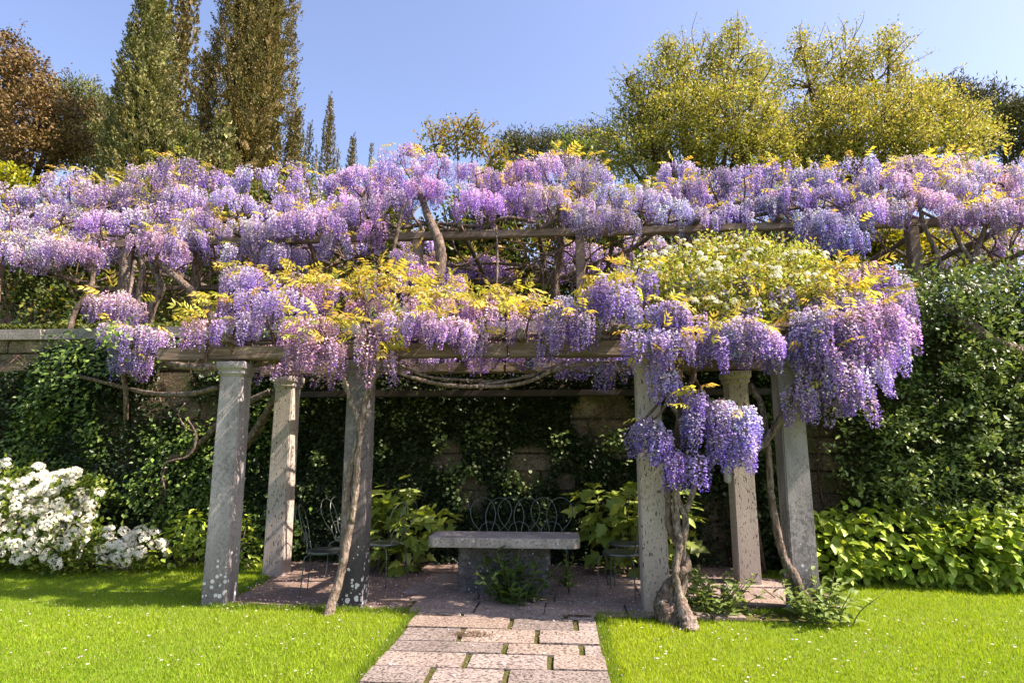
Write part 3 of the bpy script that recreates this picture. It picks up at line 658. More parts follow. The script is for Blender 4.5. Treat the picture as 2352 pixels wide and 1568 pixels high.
def S5(*l): return [at(1317+x*.2459, 1082+y*.2459, Y) for x, y, Y in l]
def S4(*l): return [at(1411+x*.204, 734+y*.204, Y) for x, y, Y in l]
def S8(*l): return [at(1411+x*.4002, 941+y*.4002, Y) for x, y, Y in l]
h = Vine('wisteria', 'deep violet wisteria on a twisted multi stemmed trunk before a travertine pillar', gnd(1575, 1445), (.88, .86, 1.05))
h.stem(S5((1085, 1500, 5.86), (1070, 1400, 5.9), (1020, 1270, 5.98), (985, 1130, 6.02), (955, 950, 6.0), (975, 780, 6.02), (1000, 640, 6.05), (965, 500, 6.08), (955, 300, 6.1), (960, 100, 6.12)), [.095, .08, .06, .034, .033, .033, .036, .038, .032, .03], 'trunk', 'bark_pale', 11, .10)
h.stem(S5((985, 1440, 5.98), (880, 1330, 6.04), (840, 1220, 6.08), (900, 1080, 6.08), (1000, 960, 6.02), (1065, 880, 6.04), (1040, 780, 6.1), (950, 640, 6.14), (890, 480, 6.15), (885, 300, 6.15), (890, 150, 6.15)), [.09, .095, .085, .06, .04, .038, .034, .03, .03, .028, .025], 'stem', 'bark', 11, .12)
h.stem(S5((950, 1340, 6.0), (960, 1200, 6.06), (1030, 1050, 6.08), (1030, 900, 6.08), (1020, 700, 6.06), (1050, 500, 6.06), (1030, 380, 6.08), (975, 250, 6.1), (960, 60, 6.12)), [.06, .065, .038, .034, .032, .033, .03, .027, .025], 'stem', 'bark_pale', 9, .08)
h.stem(S5((1045, 380, 6.08), (1100, 250, 6.1), (1135, 120, 6.12), (1140, 20, 6.15)), [.03, .028, .025, .02], 'stem', 'bark_pale', 7)
h.stem(S4((730, 1450, 6.12), (745, 1000, 6.15), (720, 620, 6.2), (770, 350, 6.3), (800, 150, 6.5)), [.045, .05, .045, .04, .03], 'stem', 'bark_dark')
h.stem(S4((860, 1430, 6.12), (760, 1150, 6.1), (640, 930, 6.1), (560, 800, 6.1), (560, 600, 6.15)), [.035, .033, .03, .025, .02], 'stem', 'bark')
h.stem(S4((740, 1000, 6.15), (850, 780, 6.18), (900, 560, 6.2), (930, 350, 6.3)), [.03, .03, .028, .02], 'stem', 'bark_dark')
h.stem(S4((1100, 1560, 6.15), (1580, 1460, 6.3), (1780, 1260, 6.35), (1900, 1060, 6.3), (1960, 950, 6.25), (2050, 800, 6.25)), [.035, .04, .038, .035, .03, .02], 'branch', 'bark')
h.stem([(-.2, 6.25, 2.74), (.5, 6.2, 2.78), (1.2, 6.2, 2.74), (1.9, 6.25, 2.76)], [.03, .045, .045, .03], 'branch'); h.stem([(-.1, 7.1, 2.88), (.6, 7.0, 2.9), (1.4, 7.1, 2.9), (2.2, 7.1, 2.9)], [.02, .04, .04, .03], 'branch')
for (u, w, Y, s, n, lf) in ((1300, 715, 6.2, .9, 22, 6), (1335, 740, 6.1, .8, 18, 4), (1290, 760, 6.15, .8, 14, 2), (1400, 665, 6.2, .8, 16, 6), (1430, 690, 6.15, .85, 20, 4), (1370, 690, 6.4, .8, 14, 8), (1460, 640, 6.6, .8, 12, 6),
    (1478, 722, 6.05, .55, 9, 2), (1535, 722, 6.0, .75, 16, 6), (1575, 728, 6.0, .7, 14, 3), (1480, 785, 5.9, .85, 22, 2), (1535, 785, 5.85, .9, 24, 6), (1515, 845, 5.9, .40, 7, 5), (1535, 870, 5.9, .3, 6, 1),
    (1655, 775, 5.95, .85, 24, 8), (1700, 765, 5.95, .85, 22, 6), (1745, 785, 6.0, .75, 18, 3), (1640, 785, 5.9, .6, 12, 2), (1790, 800, 6.05, .4, 6, 0),
    (1603, 922, 5.9, .5, 14, 4), (1600, 965, 5.88, .45, 12, 1), (1650, 945, 5.88, .6, 18, 2), (1705, 960, 5.9, .62, 20, 1), (1665, 1000, 5.85, .55, 16, 1), (1700, 1010, 5.86, .5, 13, 0),
    (1490, 985, 5.9, .5, 14, 1), (1520, 1010, 5.88, .45, 11, 0), (1452, 990, 6.0, .22, 3, 0), (1548, 1058, 5.86, .5, 13, 1), (1592, 1058, 5.86, .45, 11, 0),
    (1570, 660, 6.7, .8, 10, 4), (1650, 690, 6.7, .8, 10, 2), (1720, 660, 6.8, .7, 10, 2), (1730, 715, 6.4, .6, 9, 2), (1790, 690, 6.6, .7, 10, 2), (1250, 800, 6.4, .5, 8, 0), (1370, 820, 6.6, .6, 8, 0), (1310, 830, 6.7, .6, 8, 0), (1400, 850, 7.2, .6, 8, 0)):
    h.mound(at(u, w-8, Y), .20*s, .17*s, .15*s, int(n*.8), (.23, .35), lf, lsize=.17)
for x_ in (.1, .6, 1.1, 1.6, 2.1, 2.6): h.mound((x_+h.rng.normal(0, .1), h.rng.uniform(8.05, 8.4), 2.86), .34, .32, .12, 13, (.2, .3), 9, lsize=.17)  # more hidden mounds at the back, added to shade the wall
h.finish()

q = Vine('wisteria', 'lavender wisteria cascading round the outer corner of the pergola on a slanting dark stem', gnd(1850, 1375), (.98, .93, 1.02))
q.stem(S8((1130, 1110, 6.25), (1090, 1060, 6.26), (1035, 950, 6.3), (975, 850, 6.34), (940, 720, 6.36), (900, 500, 6.38), (885, 250, 6.4), (860, 60, 6.4), (840, -40, 6.45), (780, -150, 6.5)), [.03, .036, .04, .04, .036, .033, .03, .03, .03, .025], 'trunk', 'bark', 9, .12)
q.stem([(1.7, 6.3, 2.72), (2.3, 6.2, 2.78), (2.9, 6.3, 2.80), (3.3, 6.6, 2.7)], [.04, .04, .03, .02], 'branch'); q.stem([(2.2, 7.4, 2.85), (2.8, 7.2, 2.95), (3.3, 7.0, 2.9)], [.03, .03, .02], 'branch')
q.stem(P((1850, 800, 6.3), (1920, 840, 6.2), (1990, 850, 6.2)), [.025, .02, .012], 'branch')
for (u, w, Y, s, n, lf) in ((1870, 740, 6.15, .8, 16, 4), (1850, 790, 6.1, .75, 14, 2), (1900, 765, 6.1, .9, 22, 3), (1950, 750, 6.15, 1.0, 26, 5), (2000, 735, 6.3, 1.0, 26, 4), (2035, 760, 6.4, .9, 22, 1), (1975, 800, 6.15, .9, 22, 1), (2025, 810, 6.3, .8, 18, 0),
    (1890, 830, 6.05, .8, 18, 3), (1930, 860, 6.05, .8, 18, 2), (1985, 855, 6.15, .8, 18, 0), (1835, 905, 6.1, .5, 11, 0), (1900, 890, 6.05, .55, 12, 2), (1955, 905, 6.1, .6, 11, 0), (1870, 870, 6.1, .5, 9, 1),
    (2000, 640, 6.9, .9, 20, 3), (2040, 655, 6.9, .8, 18, 2), (1960, 655, 6.9, .8, 14, 4), (2030, 700, 6.6, .9, 20, 3), (1980, 695, 6.6, .8, 10, 16), (1930, 700, 6.5, .8, 10, 14), (1880, 700, 6.6, .7, 10, 10), (1920, 640, 7.2, .8, 10, 6), (1850, 660, 7.0, .7, 8, 4)):
    q.mound(at(u, w-8, Y), .25*s, .22*s, .16*s, int(n*.9), (.25, .38), lf, lsize=.17)
q.finish()

# ------------------------------------------------------------------ flower clusters, white rambler
STAR = np.array([[0, 0, 0], [.5, .12, .12], [.16, .5, .12], [-.42, .34, .12], [-.42, -.34, .12], [.16, -.5, .12]])
def petal5():
    V = [(0, 0, 0)]; Fc = []
    for k in range(5):
        a = k*2*math.pi/5; c0, s0 = math.cos(a), math.sin(a)
        i = len(V); V += [(c0*.3-s0*.18, s0*.3+c0*.18, .05), (c0*.52, s0*.52, .08), (c0*.3+s0*.18, s0*.3-c0*.18, .05)]; Fc.append((0, i+2, i+1, i))
    return np.array(V), [np.array(Fc)]
P5V, P5F = petal5()
def cluster_mesh(seed, n=26, col=(.86, .86, .82)):
    r = np.random.default_rng(seed)
    el = np.arcsin(r.uniform(.05, 1, n)); th = np.arange(n)*2.4
    o = np.stack([np.cos(th)*np.cos(el), np.sin(th)*np.cos(el), np.sin(el)], -1)
    fr = frames(unit(r.normal(size=(n, 3))), r); zz = unit(o+r.normal(0, .2, (n, 3))); x = unit(np.cross(zz, r.normal(size=(n, 3)))); fr = np.stack([x, np.cross(zz, x), zz], 1)
    V, Fs, C = scatter(P5V, P5F, o*np.array([.5, .5, .32])*r.uniform(.85, 1.05, (n, 1)), fr, np.full(n, .34), jit(col, n, r, .04, .015))
    C = C.reshape(n, -1, 3); C[:, 0] = (.65, .6, .22); C = C.reshape(-1, 3)
    me = np_mesh('flower_cluster', V, Fs, C); me.materials.append(M['white_petal']); return me
CLU = [cluster_mesh(700+i) for i in range(5)]
def put_cluster(e, p, n, s, rng):
    o = bpy.data.objects.new('flower_cluster', CLU[rng.integers(0, 5)]); o.location = p; o.scale = (s, s, s)
    o.rotation_euler = Vector(n).to_track_quat('Z', 'Y').to_euler(); link(o); wparent(o, e)

def blob_points(rng, blobs, n, shell=.35):
    """points in the outer shell of ellipsoids (c, r) ; returns pos, outward"""
    vol = np.array([np.prod(r)**(2/3) for _, r in blobs]); k = rng.choice(len(blobs), n, p=vol/vol.sum())
    Cc = np.array([b[0] for b in blobs])[k]; Rr = np.array([b[1] for b in blobs])[k]
    o = unit(rng.normal(size=(n, 3))); rad = 1-shell*rng.random(n)**1.3
    rad = rad*(.78+.40*vnoise(Cc+o*Rr, 2.2/max(1.0, float(np.mean(Rr))**.6)))
    return Cc+o*Rr*rad[:, None], o
def foliage_clumps(rng, blobs, nclump, per, size, spread, cols, w, T=LEAF, TF=LEAF_F, upb=.5, droop=0.0, zmin=None):
    p, o = blob_points(rng, blobs, nclump)
    pos = np.repeat(p, per, 0)+rng.normal(0, spread, (nclump*per, 3)); out = np.repeat(o, per, 0)
    d = unit(out*.7+rng.normal(0, .8, pos.shape)+np.array([0, 0, .25-droop]))
    if zmin is not None: 
        k = pos[:, 2] > zmin; pos, out, d = pos[k], out[k], d[k]
    n = len(pos); shade = np.repeat(np.exp(rng.normal(0, .15, nclump)), per)[:n] if zmin is None else np.exp(rng.normal(0, .1, n))
    col = np.clip(palette(cols, w, n, rng)*shade[:, None], 0, .9)
    upv = unit(out*.5+np.array([0, 0, 1.0]))
    return scatter(T, TF, pos, frames(d, rng, upv, upb), size*rng.uniform(.65, 1.25, n), col)

rose_rng = np.random.default_rng(31)
ro = tag(empty('rambling_rose', (1.2, 7.4, 0)), 'yellow green rambling rose with small white flowers sprawling on the pergola roof', 'climbing rose')
RB = []
for (u, w, Y, s) in ((1425, 650, 7.1, .32), (1390, 680, 6.9, .25), (1960, 650, 7.2, .3), (1480, 640, 7.2, .45), (1540, 610, 7.3, .5), (1600, 580, 7.4, .5), (1660, 570, 7.4, .5), (1720, 575, 7.4, .5), (1780, 600, 7.3, .5), (1840, 610, 7.3, .5), (1900, 640, 7.3, .45), (1560, 660, 6.8, .4), (1640, 640, 6.8, .45), (1720, 640, 6.8, .45), (1800, 650, 6.8, .45), (1680, 690, 6.6, .35), (1760, 700, 6.6, .3), (1860, 680, 6.7, .35), (1940, 690, 6.8, .3), (1600, 700, 6.6, .3)):
    c_ = at(u, w+24, Y); RB.append((c_, np.array([s*.95, s*.9, s*.60])*rose_rng.uniform(.75, 1.15)))
ROSE = [(.30, .36, .055), (.42, .43, .12), (.42, .33, .08), (.13, .19, .03)]
parts = [foliage_clumps(rose_rng, RB, 1350, 15, .048, .075, ROSE, (.4, .3, .15, .15))]
shoots = []
for _ in range(240):
    i = rose_rng.integers(0, len(RB)); c_, r_ = RB[i]; o = unit(rose_rng.normal(size=3)+np.array([0, -.2, 1.1])); p0 = c_+o*r_*.6; p1 = c_+o*r_*rose_rng.uniform(1.1, 1.5)+np.array([rose_rng.normal(0, .1), 0, 0])
    shoots.append(tube([p0, (p0+p1)/2+rose_rng.normal(0, .03, 3), p1], [.006, .004, .002], 4, 3, col=(.2, .2, .05)))
    m = 9; t = rose_rng.random(m)[:, None]; parts.append(scatter(LEAF, LEAF_F, p0+(p1-p0)*t, frames(unit(rose_rng.normal(size=(m, 3))), rose_rng, (0, 0, 1), .5), .055*np.ones(m), palette(ROSE, (.4, .2, .35, .05), m, rose_rng)))
wparent(tag(obj('foliage', mesh_of('foliage', parts), M['leaf']), kind='stuff'), ro); wparent(tag(obj('twigs', mesh_of('twigs', shoots), M['bark_dark']), kind='stuff'), ro)
for k, (x0, x1) in enumerate(((.9, 1.0), (1.9, 1.6), (.3, .5))):
    wparent(obj('stem', np_mesh('stem', *tube([(2.55-.1*k, 8.3, 0), (2.3-.1*k, 8.2, 1.5), (x1+.5, 7.9, 2.75), (x1, 7.4, 3.2), (x0, 7.1, 3.5)], [.025, .022, .02, .016, .01], 7, 6, .08, rose_rng), smooth=True), M['bark_dark']), ro)
pp, oo = blob_points(rose_rng, RB, 1100, .1)
sel = [i for i in range(1100) if oo[i, 2] > .0 and (oo[i, 1] < .4)][:295]
for i in sel: put_cluster(ro, pp[i]+oo[i]*.07, oo[i]+np.array([0, -.2, .6]), rose_rng.uniform(.035, .085), rose_rng)

# ------------------------------------------------------------------ climbers on the wall
def wall_climber(name, label, region, n, size, cols, w, proud, seed, mat, T=LEAF, TF=LEAF_F, patch=.5, pf=1.1, bare=(), cat='climber', hang=.3, clumpy=1, stems=True):
    """region: (x0, x1, z0, z1); leaves on a lumpy skin in front of the wall"""
    r = np.random.default_rng(seed); e_ = tag(empty(name, ((region[0]+region[1])/2, WALL_Y-.05, 0)), label, cat)
    m = int(n*1.9/clumpy); x = r.uniform(region[0], region[1], m); z = r.uniform(region[2], region[3], m)
    p3 = np.stack([x, np.full(m, seed*1.7), z], -1); nz = .65*vnoise(p3, pf)+.35*vnoise(p3, pf*2.7)
    keep = nz > patch*(.75+.5*r.random(m))
    for (bx, bz, br) in bare: keep &= ((x-bx)**2+(z-bz)**2) > (br*(.7+.6*vnoise(p3, 5)))**2
    x, z, nz = x[keep], z[keep], nz[keep]; 
    depth = proud(x, z)*(.10+1.9*np.clip(vnoise(np.stack([x, 0*x+seed, z], -1), 2.3), 0, 1)**1.6); 
    x = np.repeat(x, clumpy); z = np.repeat(z, clumpy); depth = np.repeat(depth, clumpy)
    k = len(x); inner = r.random(k)**2.2
    pos = np.stack([x+r.normal(0, size*1.3, k)*(clumpy > 1), WALL_Y-.06-depth*(1-inner)-r.uniform(0, .03, k), z+r.normal(0, size*1.3, k)*(clumpy > 1)], -1)
    d = unit(np.stack([r.normal(0, .7, k), -.45-.3*r.random(k), r.normal(-hang, .55, k)], -1))
    nrm = np.array([.1, -.75, .75])
    col = palette(cols, w, k, r)
    o = tag(obj('foliage', np_mesh('foliage', *scatter(T, TF, pos, frames(d, r, nrm, .62), size*r.uniform(.6, 1.3, k), col)), M[mat]), kind='stuff'); wparent(o, e_)
    if stems:
        st = []
        for _ in range(14):
            xx = r.uniform(region[0], region[1]); st.append(tube([(xx, WALL_Y-.05, -.02), (xx+r.normal(0, .2), WALL_Y-.06, region[3]*.3), (xx+r.normal(0, .4), WALL_Y-.07, region[3]*.6), (xx+r.normal(0, .6), WALL_Y-.06, region[3]*.92)], [.02, .016, .012, .005], 5, 5))
        wparent(tag(obj('stems', mesh_of('stems', st, True), M['bark_dark']), kind='stuff'), e_)
    return e_
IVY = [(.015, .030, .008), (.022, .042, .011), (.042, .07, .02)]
B = lambda u, v: (at(u, v, WALL_Y)[0], at(u, v, WALL_Y)[2])
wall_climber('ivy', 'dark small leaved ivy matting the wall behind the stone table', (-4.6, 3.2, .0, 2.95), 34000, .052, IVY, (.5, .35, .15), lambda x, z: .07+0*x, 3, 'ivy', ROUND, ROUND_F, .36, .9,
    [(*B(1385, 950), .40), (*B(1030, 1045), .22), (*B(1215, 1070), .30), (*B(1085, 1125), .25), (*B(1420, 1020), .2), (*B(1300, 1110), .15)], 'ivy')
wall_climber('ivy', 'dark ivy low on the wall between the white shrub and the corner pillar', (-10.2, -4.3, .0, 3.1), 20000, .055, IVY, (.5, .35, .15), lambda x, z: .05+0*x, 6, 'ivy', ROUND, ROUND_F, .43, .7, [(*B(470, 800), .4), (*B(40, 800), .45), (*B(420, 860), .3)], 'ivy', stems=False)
# brighter tufts standing out of the ivy
r = np.random.default_rng(9); tf = []
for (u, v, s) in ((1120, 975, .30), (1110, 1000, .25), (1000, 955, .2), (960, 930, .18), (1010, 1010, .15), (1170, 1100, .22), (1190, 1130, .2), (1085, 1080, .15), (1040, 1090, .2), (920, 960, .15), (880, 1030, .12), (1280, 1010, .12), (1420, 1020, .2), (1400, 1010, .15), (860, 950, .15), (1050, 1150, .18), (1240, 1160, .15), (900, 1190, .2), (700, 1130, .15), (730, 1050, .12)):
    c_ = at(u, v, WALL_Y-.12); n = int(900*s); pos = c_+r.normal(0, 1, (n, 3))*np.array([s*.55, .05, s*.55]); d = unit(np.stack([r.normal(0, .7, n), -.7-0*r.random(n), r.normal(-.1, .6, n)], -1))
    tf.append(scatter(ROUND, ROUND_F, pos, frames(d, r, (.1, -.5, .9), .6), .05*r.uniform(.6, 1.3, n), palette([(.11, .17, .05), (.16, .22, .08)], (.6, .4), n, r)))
tuft = tag(obj('ivy_tufts', mesh_of('ivy_tufts', tf), M['ivy']), 'lighter green ivy shoots standing out from the dark matted wall', 'ivy', kind='stuff')
GRN = [(.06, .115, .018), (.11, .185, .03), (.19, .28, .05), (.03, .06, .012)]
wall_climber('wall_climber', 'loose green creeper spilling over the wall beside the white flowering shrub', (-10.2, -3.7, .1, 3.25), 30000, .076, GRN, (.35, .3, .15, .2), lambda x, z: .10+.45*np.clip((z-1.9)/1.3, 0, 1)*(x < -4.9)+.16*(vnoise(np.stack([x, 0*x, z], -1), .9) > .5), 14, 'ivy', LEAF, LEAF_F, .435, .8,
    [(*B(470, 800), .5), (*B(40, 800), .55), (*B(420, 860), .4), (*B(280, 930), .35), (*B(300, 1060), .4), (*B(400, 970), .25), (*B(180, 1010), .4), (*B(240, 1100), .3)], 'creeper', .3, 5)
JAS = [(.04, .072, .015), (.07, .115, .027), (.13, .19, .055), (.02, .038, .009)]
def jprd(x, z): return .15+np.clip((x-2.9)/1.8, 0, 1)*(.2+.5*np.clip(z/3.2, 0, 1))
wall_climber('climbing_jasmine', 'dense dark glossy climber smothering the wall beyond the outer pillar', (2.75, 9.0, .1, 3.75), 30000, .07, JAS, (.35, .3, .2, .15), jprd, 21, 'ivy', LEAF, LEAF_F, .30, .8, [(*B(1870, 1010), .35), (*B(1880, 1140), .3), (*B(1860, 1090), .3), (*B(1960, 900), .22)], 'climber', .15, 4)
# mound of the climber over the coping, sprays coloured brighter as if catching sun and the limb inside
r = np.random.default_rng(19); par = []
JB = [(at(u, v, 8.7), np.array([s, .45, s*.6])) for (u, v, s) in ((2130, 690, .5), (2200, 680, .6), (2290, 670, .6), (2360, 660, .6), (2440, 670, .6), (2250, 740, .6), (2340, 760, .6), (2120, 760, .5), (2060, 770, .4))]
par.append(foliage_clumps(r, JB, 420, 16, .07, .09, JAS, (.25, .3, .3, .15)))
for (u, v) in [(r.uniform(1950, 2352), r.uniform(850, 1180)) for _ in range(115)]+[(r.uniform(2040, 2352), r.uniform(640, 860)) for _ in range(50)]:
    if u < 2050 and v < 900: continue
    c_ = at(u, v, 8.0-.1*r.random()); n = 34; dr = unit(np.array([r.normal(0, 1), -.5, r.normal(.0, .5)])); t = r.random((n, 1))
    pos = c_+dr*t*.45+r.normal(0, .045, (n, 3)); d = unit(r.normal(0, .6, (n, 3))+dr*.6+np.array([0, -.2, .2]))
    par.append(scatter(LEAF, LEAF_F, pos, frames(d, r, (.2, -.3, 1), .7), .072*r.uniform(.6, 1.25, n), palette([(.16, .23, .07), (.22, .30, .11), (.11, .17, .05)], (.4, .35, .25), n, r)))
jm = bpy.data.objects['climbing_jasmine']
wparent(tag(obj('sprays', mesh_of('sprays', par), M['ivy']), kind='stuff'), jm)
wparent(obj('limb', np_mesh('limb', *tube(P((2180, 715, 8.2), (2230, 755, 8.0), (2300, 795, 7.95), (2352, 805, 8.1)), [.07, .085, .08, .06], 9, 6, .06, r), smooth=True), M['bark']), jm)
wparent(obj('limb', np_mesh('limb', *tube(P((2190, 700, 8.0), (2205, 730, 7.9), (2222, 752, 7.9)), [.02, .025, .02], 7, 5, .06, r), smooth=True), M['bark']), jm)
# bare liana stems on the left part of the wall
li = tag(empty('liana', (-5.5, 8.6, 0)), 'bare grey liana stems looping across the wall beside the corner pillar', 'vine')
for Pp, rd in ((P((380, 1055, 8.62), (440, 1035, 8.6), (500, 975, 8.55), (560, 930, 8.2), (620, 900, 7.95)), [.045, .05, .05, .05, .045]), (P((560, 1030, 8.5), (590, 985, 8.3), (625, 925, 8.05), (640, 880, 7.95)), [.06, .06, .05, .04]),
               (P((505, 870, 6.9), (515, 950, 7.4), (527, 1000, 7.9)), [.018, .016, .014]), (P((430, 960, 8.3), (450, 1000, 8.3), (435, 1045, 8.3), (385, 1062, 8.3), (372, 1090, 8.4), (380, 1130, 8.45), (378, 1150, 8.5)), [.012, .015, .016, .016, .014, .011, .006]),
               (P((425, 925, 8.4), (410, 950, 8.4), (430, 985, 8.35), (455, 985, 8.3)), [.009, .01, .01, .008]), (P((380, 1062, 8.6), (370, 1200, 8.7), (365, 1320, 8.6)), [.045, .05, .06]), (P((380, 1100, 8.4), (350, 1120, 8.45), (345, 1145, 8.5)), [.008, .007, .004])):
    wparent(obj('stem', np_mesh('stem', *tube(Pp, rd, 7, 7, .08, r), smooth=True), M['bark']), li)

# ------------------------------------------------------------------ shrubs
OAK = np.array([[0, 0, 0], [.16, .10, .04], [.50, .16, .06], [.36, .34, .04], [.52, .58, .02], [.24, .58, .03], [.16, .80, .0], [0, 1.08, -.10], [-.16, .80, .0], [-.24, .58, .03], [-.52, .58, .02], [-.36, .34, .04], [-.50, .16, .06], [-.16, .10, .04], [0, .35, -.03], [0, .66, -.05]])
OAK_F = [np.array([[0, 1, 3, 14], [14, 3, 5, 15], [0, 14, 11, 13], [14, 15, 9, 11]]), np.array([[1, 2, 3], [3, 4, 5], [15, 5, 6], [15, 6, 7], [15, 7, 8], [15, 8, 9], [9, 10, 11], [11, 12, 13]])]
def leaf_meshes(name, T, Fs, cols, mat, n=6, seed=0):
    r = np.random.default_rng(seed); out = []
    for i in range(n):
        V = T.copy(); V[:, 2] += r.normal(0, .10)*V[:, 1]**2+r.normal(0, .22)*V[:, 0]**2; V[:, 0] *= r.uniform(.85, 1.12)
        c = np.asarray(cols[i % len(cols)])*np.exp(r.normal(0, .08)); C = np.tile(c, (len(V), 1)); C[np.abs(V[:, 0]) < .02] *= 1.25
        me = np_mesh(name, V, Fs, C); me.materials.append(mat); out.append(me)
    return out
def put_leaf(e, me, p, d, nrm, s, rng):
    d = d/np.linalg.norm(d); x = np.cross(d, nrm); x /= max(np.linalg.norm(x), 1e-6); z_ = np.cross(x, d)
    o = bpy.data.objects.new('leaf', me); mm = Matrix(((x[0]*s, d[0]*s, z_[0]*s, p[0]), (x[1]*s, d[1]*s, z_[1]*s, p[1]), (x[2]*s, d[2]*s, z_[2]*s, p[2]), (0, 0, 0, 1)))
    COL.objects.link(o); o.parent = e; o.matrix_parent_inverse = Matrix.Translation(-e.location); o.matrix_basis = mm
    return o
M['hyd'] = leaf_mat('hydrangea_leaf', .36, .45, .4)
HYL = leaf_meshes('hydrangea_leaf', OVATE, OVATE_F, [(.28, .38, .045), (.34, .44, .055), (.23, .33, .04), (.38, .47, .07), (.29, .40, .065), (.20, .29, .035)], M['hyd'], 8, 1)
OKL = leaf_meshes('lobed_leaf', OAK, OAK_F, [(.19, .26, .04), (.25, .33, .06), (.15, .22, .035), (.31, .37, .07), (.22, .29, .07)], M['hyd'], 6, 2)

def leafy_shrub(name, label, cat, blobs, n, size, leaves, seed, base, nstem=10, nmax=300, up=.9, front=True, core=(.15, .22, .035), group=None, droop=-.25):
    r = np.random.default_rng(seed); e_ = tag(empty(name, tuple(base)), label, cat, group)
    p, o = blob_points(r, blobs, n, .32); ok = p[:, 2] > .04; p, o = p[ok], o[ok]
    key = np.argsort(-(o[:, 2]*.5-o[:, 1]*.8) if front else r.random(len(p)))
    rest = []
    for j, i in enumerate(key):
        dd = unit(o[i]*np.array([1, 1, .25])+r.normal(0, .45, 3)+np.array([0, 0, droop])); nr = unit(o[i]*.7+np.array([0, 0, up])+r.normal(0, .25, 3)) if up < 1.2 else unit(o[i]*.35+np.array([.30, -.50, .75])+r.normal(0, .28, 3)); s = size*r.uniform(.65, 1.25)
        me = leaves[r.integers(0, len(leaves))]
        if j < nmax: put_leaf(e_, me, p[i], dd, nr, s, r)
        else: rest.append((p[i], dd, nr, s))
    if rest:
        V = np.array([v.co[:] for v in leaves[0].vertices]); fs = {}
        for pl in leaves[0].polygons: fs.setdefault(len(pl.vertices), []).append(list(pl.vertices))
        fs = [np.array(f_) for f_ in fs.values()]
        pos = np.array([q_[0] for q_ in rest]); d = np.array([q_[1] for q_ in rest]); nn = np.array([q_[2] for q_ in rest]); x = unit(np.cross(d, nn)); R = np.stack([x, d, np.cross(x, d)], 1)
        wparent(tag(obj('foliage', np_mesh('foliage', *scatter(V, fs, pos, R, np.array([q_[3] for q_ in rest]), palette([core, [x_*1.5 for x_ in core]], (.6, .4), len(rest), r))), M['hyd']), kind='stuff'), e_)
    st = []; c_all = np.array([b_[0] for b_ in blobs])
    for _ in range(nstem):
        k = r.integers(0, len(p)); b0 = np.array(base)+np.array([r.normal(0, .12), r.normal(0, .08), -.02]); cb = c_all[np.abs(c_all-p[k]).sum(1).argmin()]; b0[0] = .5*b0[0]+.5*cb[0]
        st.append(tube([b0, (b0+p[k])/2+np.array([0, 0, .1]), p[k]], [.012, .009, .005], 5, 4))
    wparent(tag(obj('stems', mesh_of('stems', st, True), M['bark']), kind='stuff'), e_)
    return e_

bl = []
for (u, v, Y, rx, rz) in ((1900, 1250, 7.95, .45, .42), (1960, 1235, 8.0, .5, .48), (2040, 1235, 8.0, .55, .50), (2120, 1240, 8.0, .55, .50), (2200, 1240, 7.95, .55, .52), (2280, 1240, 7.9, .55, .55), (2360, 1240, 7.9, .55, .58), (2440, 1240, 7.9, .55, .6)):
    c_ = at(u, v, Y); bl.append((np.array([c_[0], Y, max(c_[2]-.08, .3)]), np.array([rx, .45, rz])))
leafy_shrub('hydrangea', 'wide bright green broad leaved hydrangea bank on the lawn edge', 'hydrangea', bl, 3600, .125, HYL, 5, (5.0, 8.0, 0), 24, up=1.5, droop=-.30, core=(.24, .34, .045))
def ob(*l): return [(at(u, v, Y), np.array([rx, ry, rz])) for u, v, Y, rx, ry, rz in l]
leafy_shrub('oakleaf_hydrangea', 'lobed leaf shrub between the dark stained pillar and the stone table', 'shrub', ob((900, 1150, 8.2, .30, .3, .30), (880, 1230, 8.1, .30, .28, .34), (950, 1210, 8.1, .30, .28, .26), (1000, 1190, 8.0, .24, .22, .16), (930, 1270, 8.0, .28, .25, .2), (850, 1180, 8.3, .3, .25, .4)), 240, .20, OKL, 6, (-2.3, 8.3, 0), 14)
leafy_shrub('oakleaf_hydrangea', 'lobed leaf shrub between the stone table and the travertine pillar with iron chairs', 'shrub', ob((1370, 1150, 8.2, .30, .3, .26), (1420, 1180, 8.1, .34, .3, .34), (1460, 1160, 8.2, .3, .3, .36), (1400, 1240, 8.2, .34, .28, .34), (1480, 1240, 8.1, .3, .28, .4), (1540, 1200, 8.3, .35, .3, .5)), 260, .20, OKL, 7, (.9, 8.35, 0), 14)
leafy_shrub('green_shrub', 'low broad leaved green shrub between the white flowered bush and the corner pillar', 'shrub', ob((430, 1230, 8.2, .30, .28, .32), (395, 1270, 8.1, .25, .25, .2), (465, 1260, 8.1, .25, .25, .3), (440, 1200, 8.3, .2, .2, .22)), 330, .095, HYL, 8, (-5.35, 8.25, 0), 10, 240)
leafy_shrub('green_shrub', 'small light green shrub between the two corner pillars', 'shrub', ob((570, 1265, 8.2, .22, .22, .2), (545, 1215, 8.4, .2, .2, .26)), 190, .075, HYL, 9, (-4.4, 8.3, 0), 8, 190)

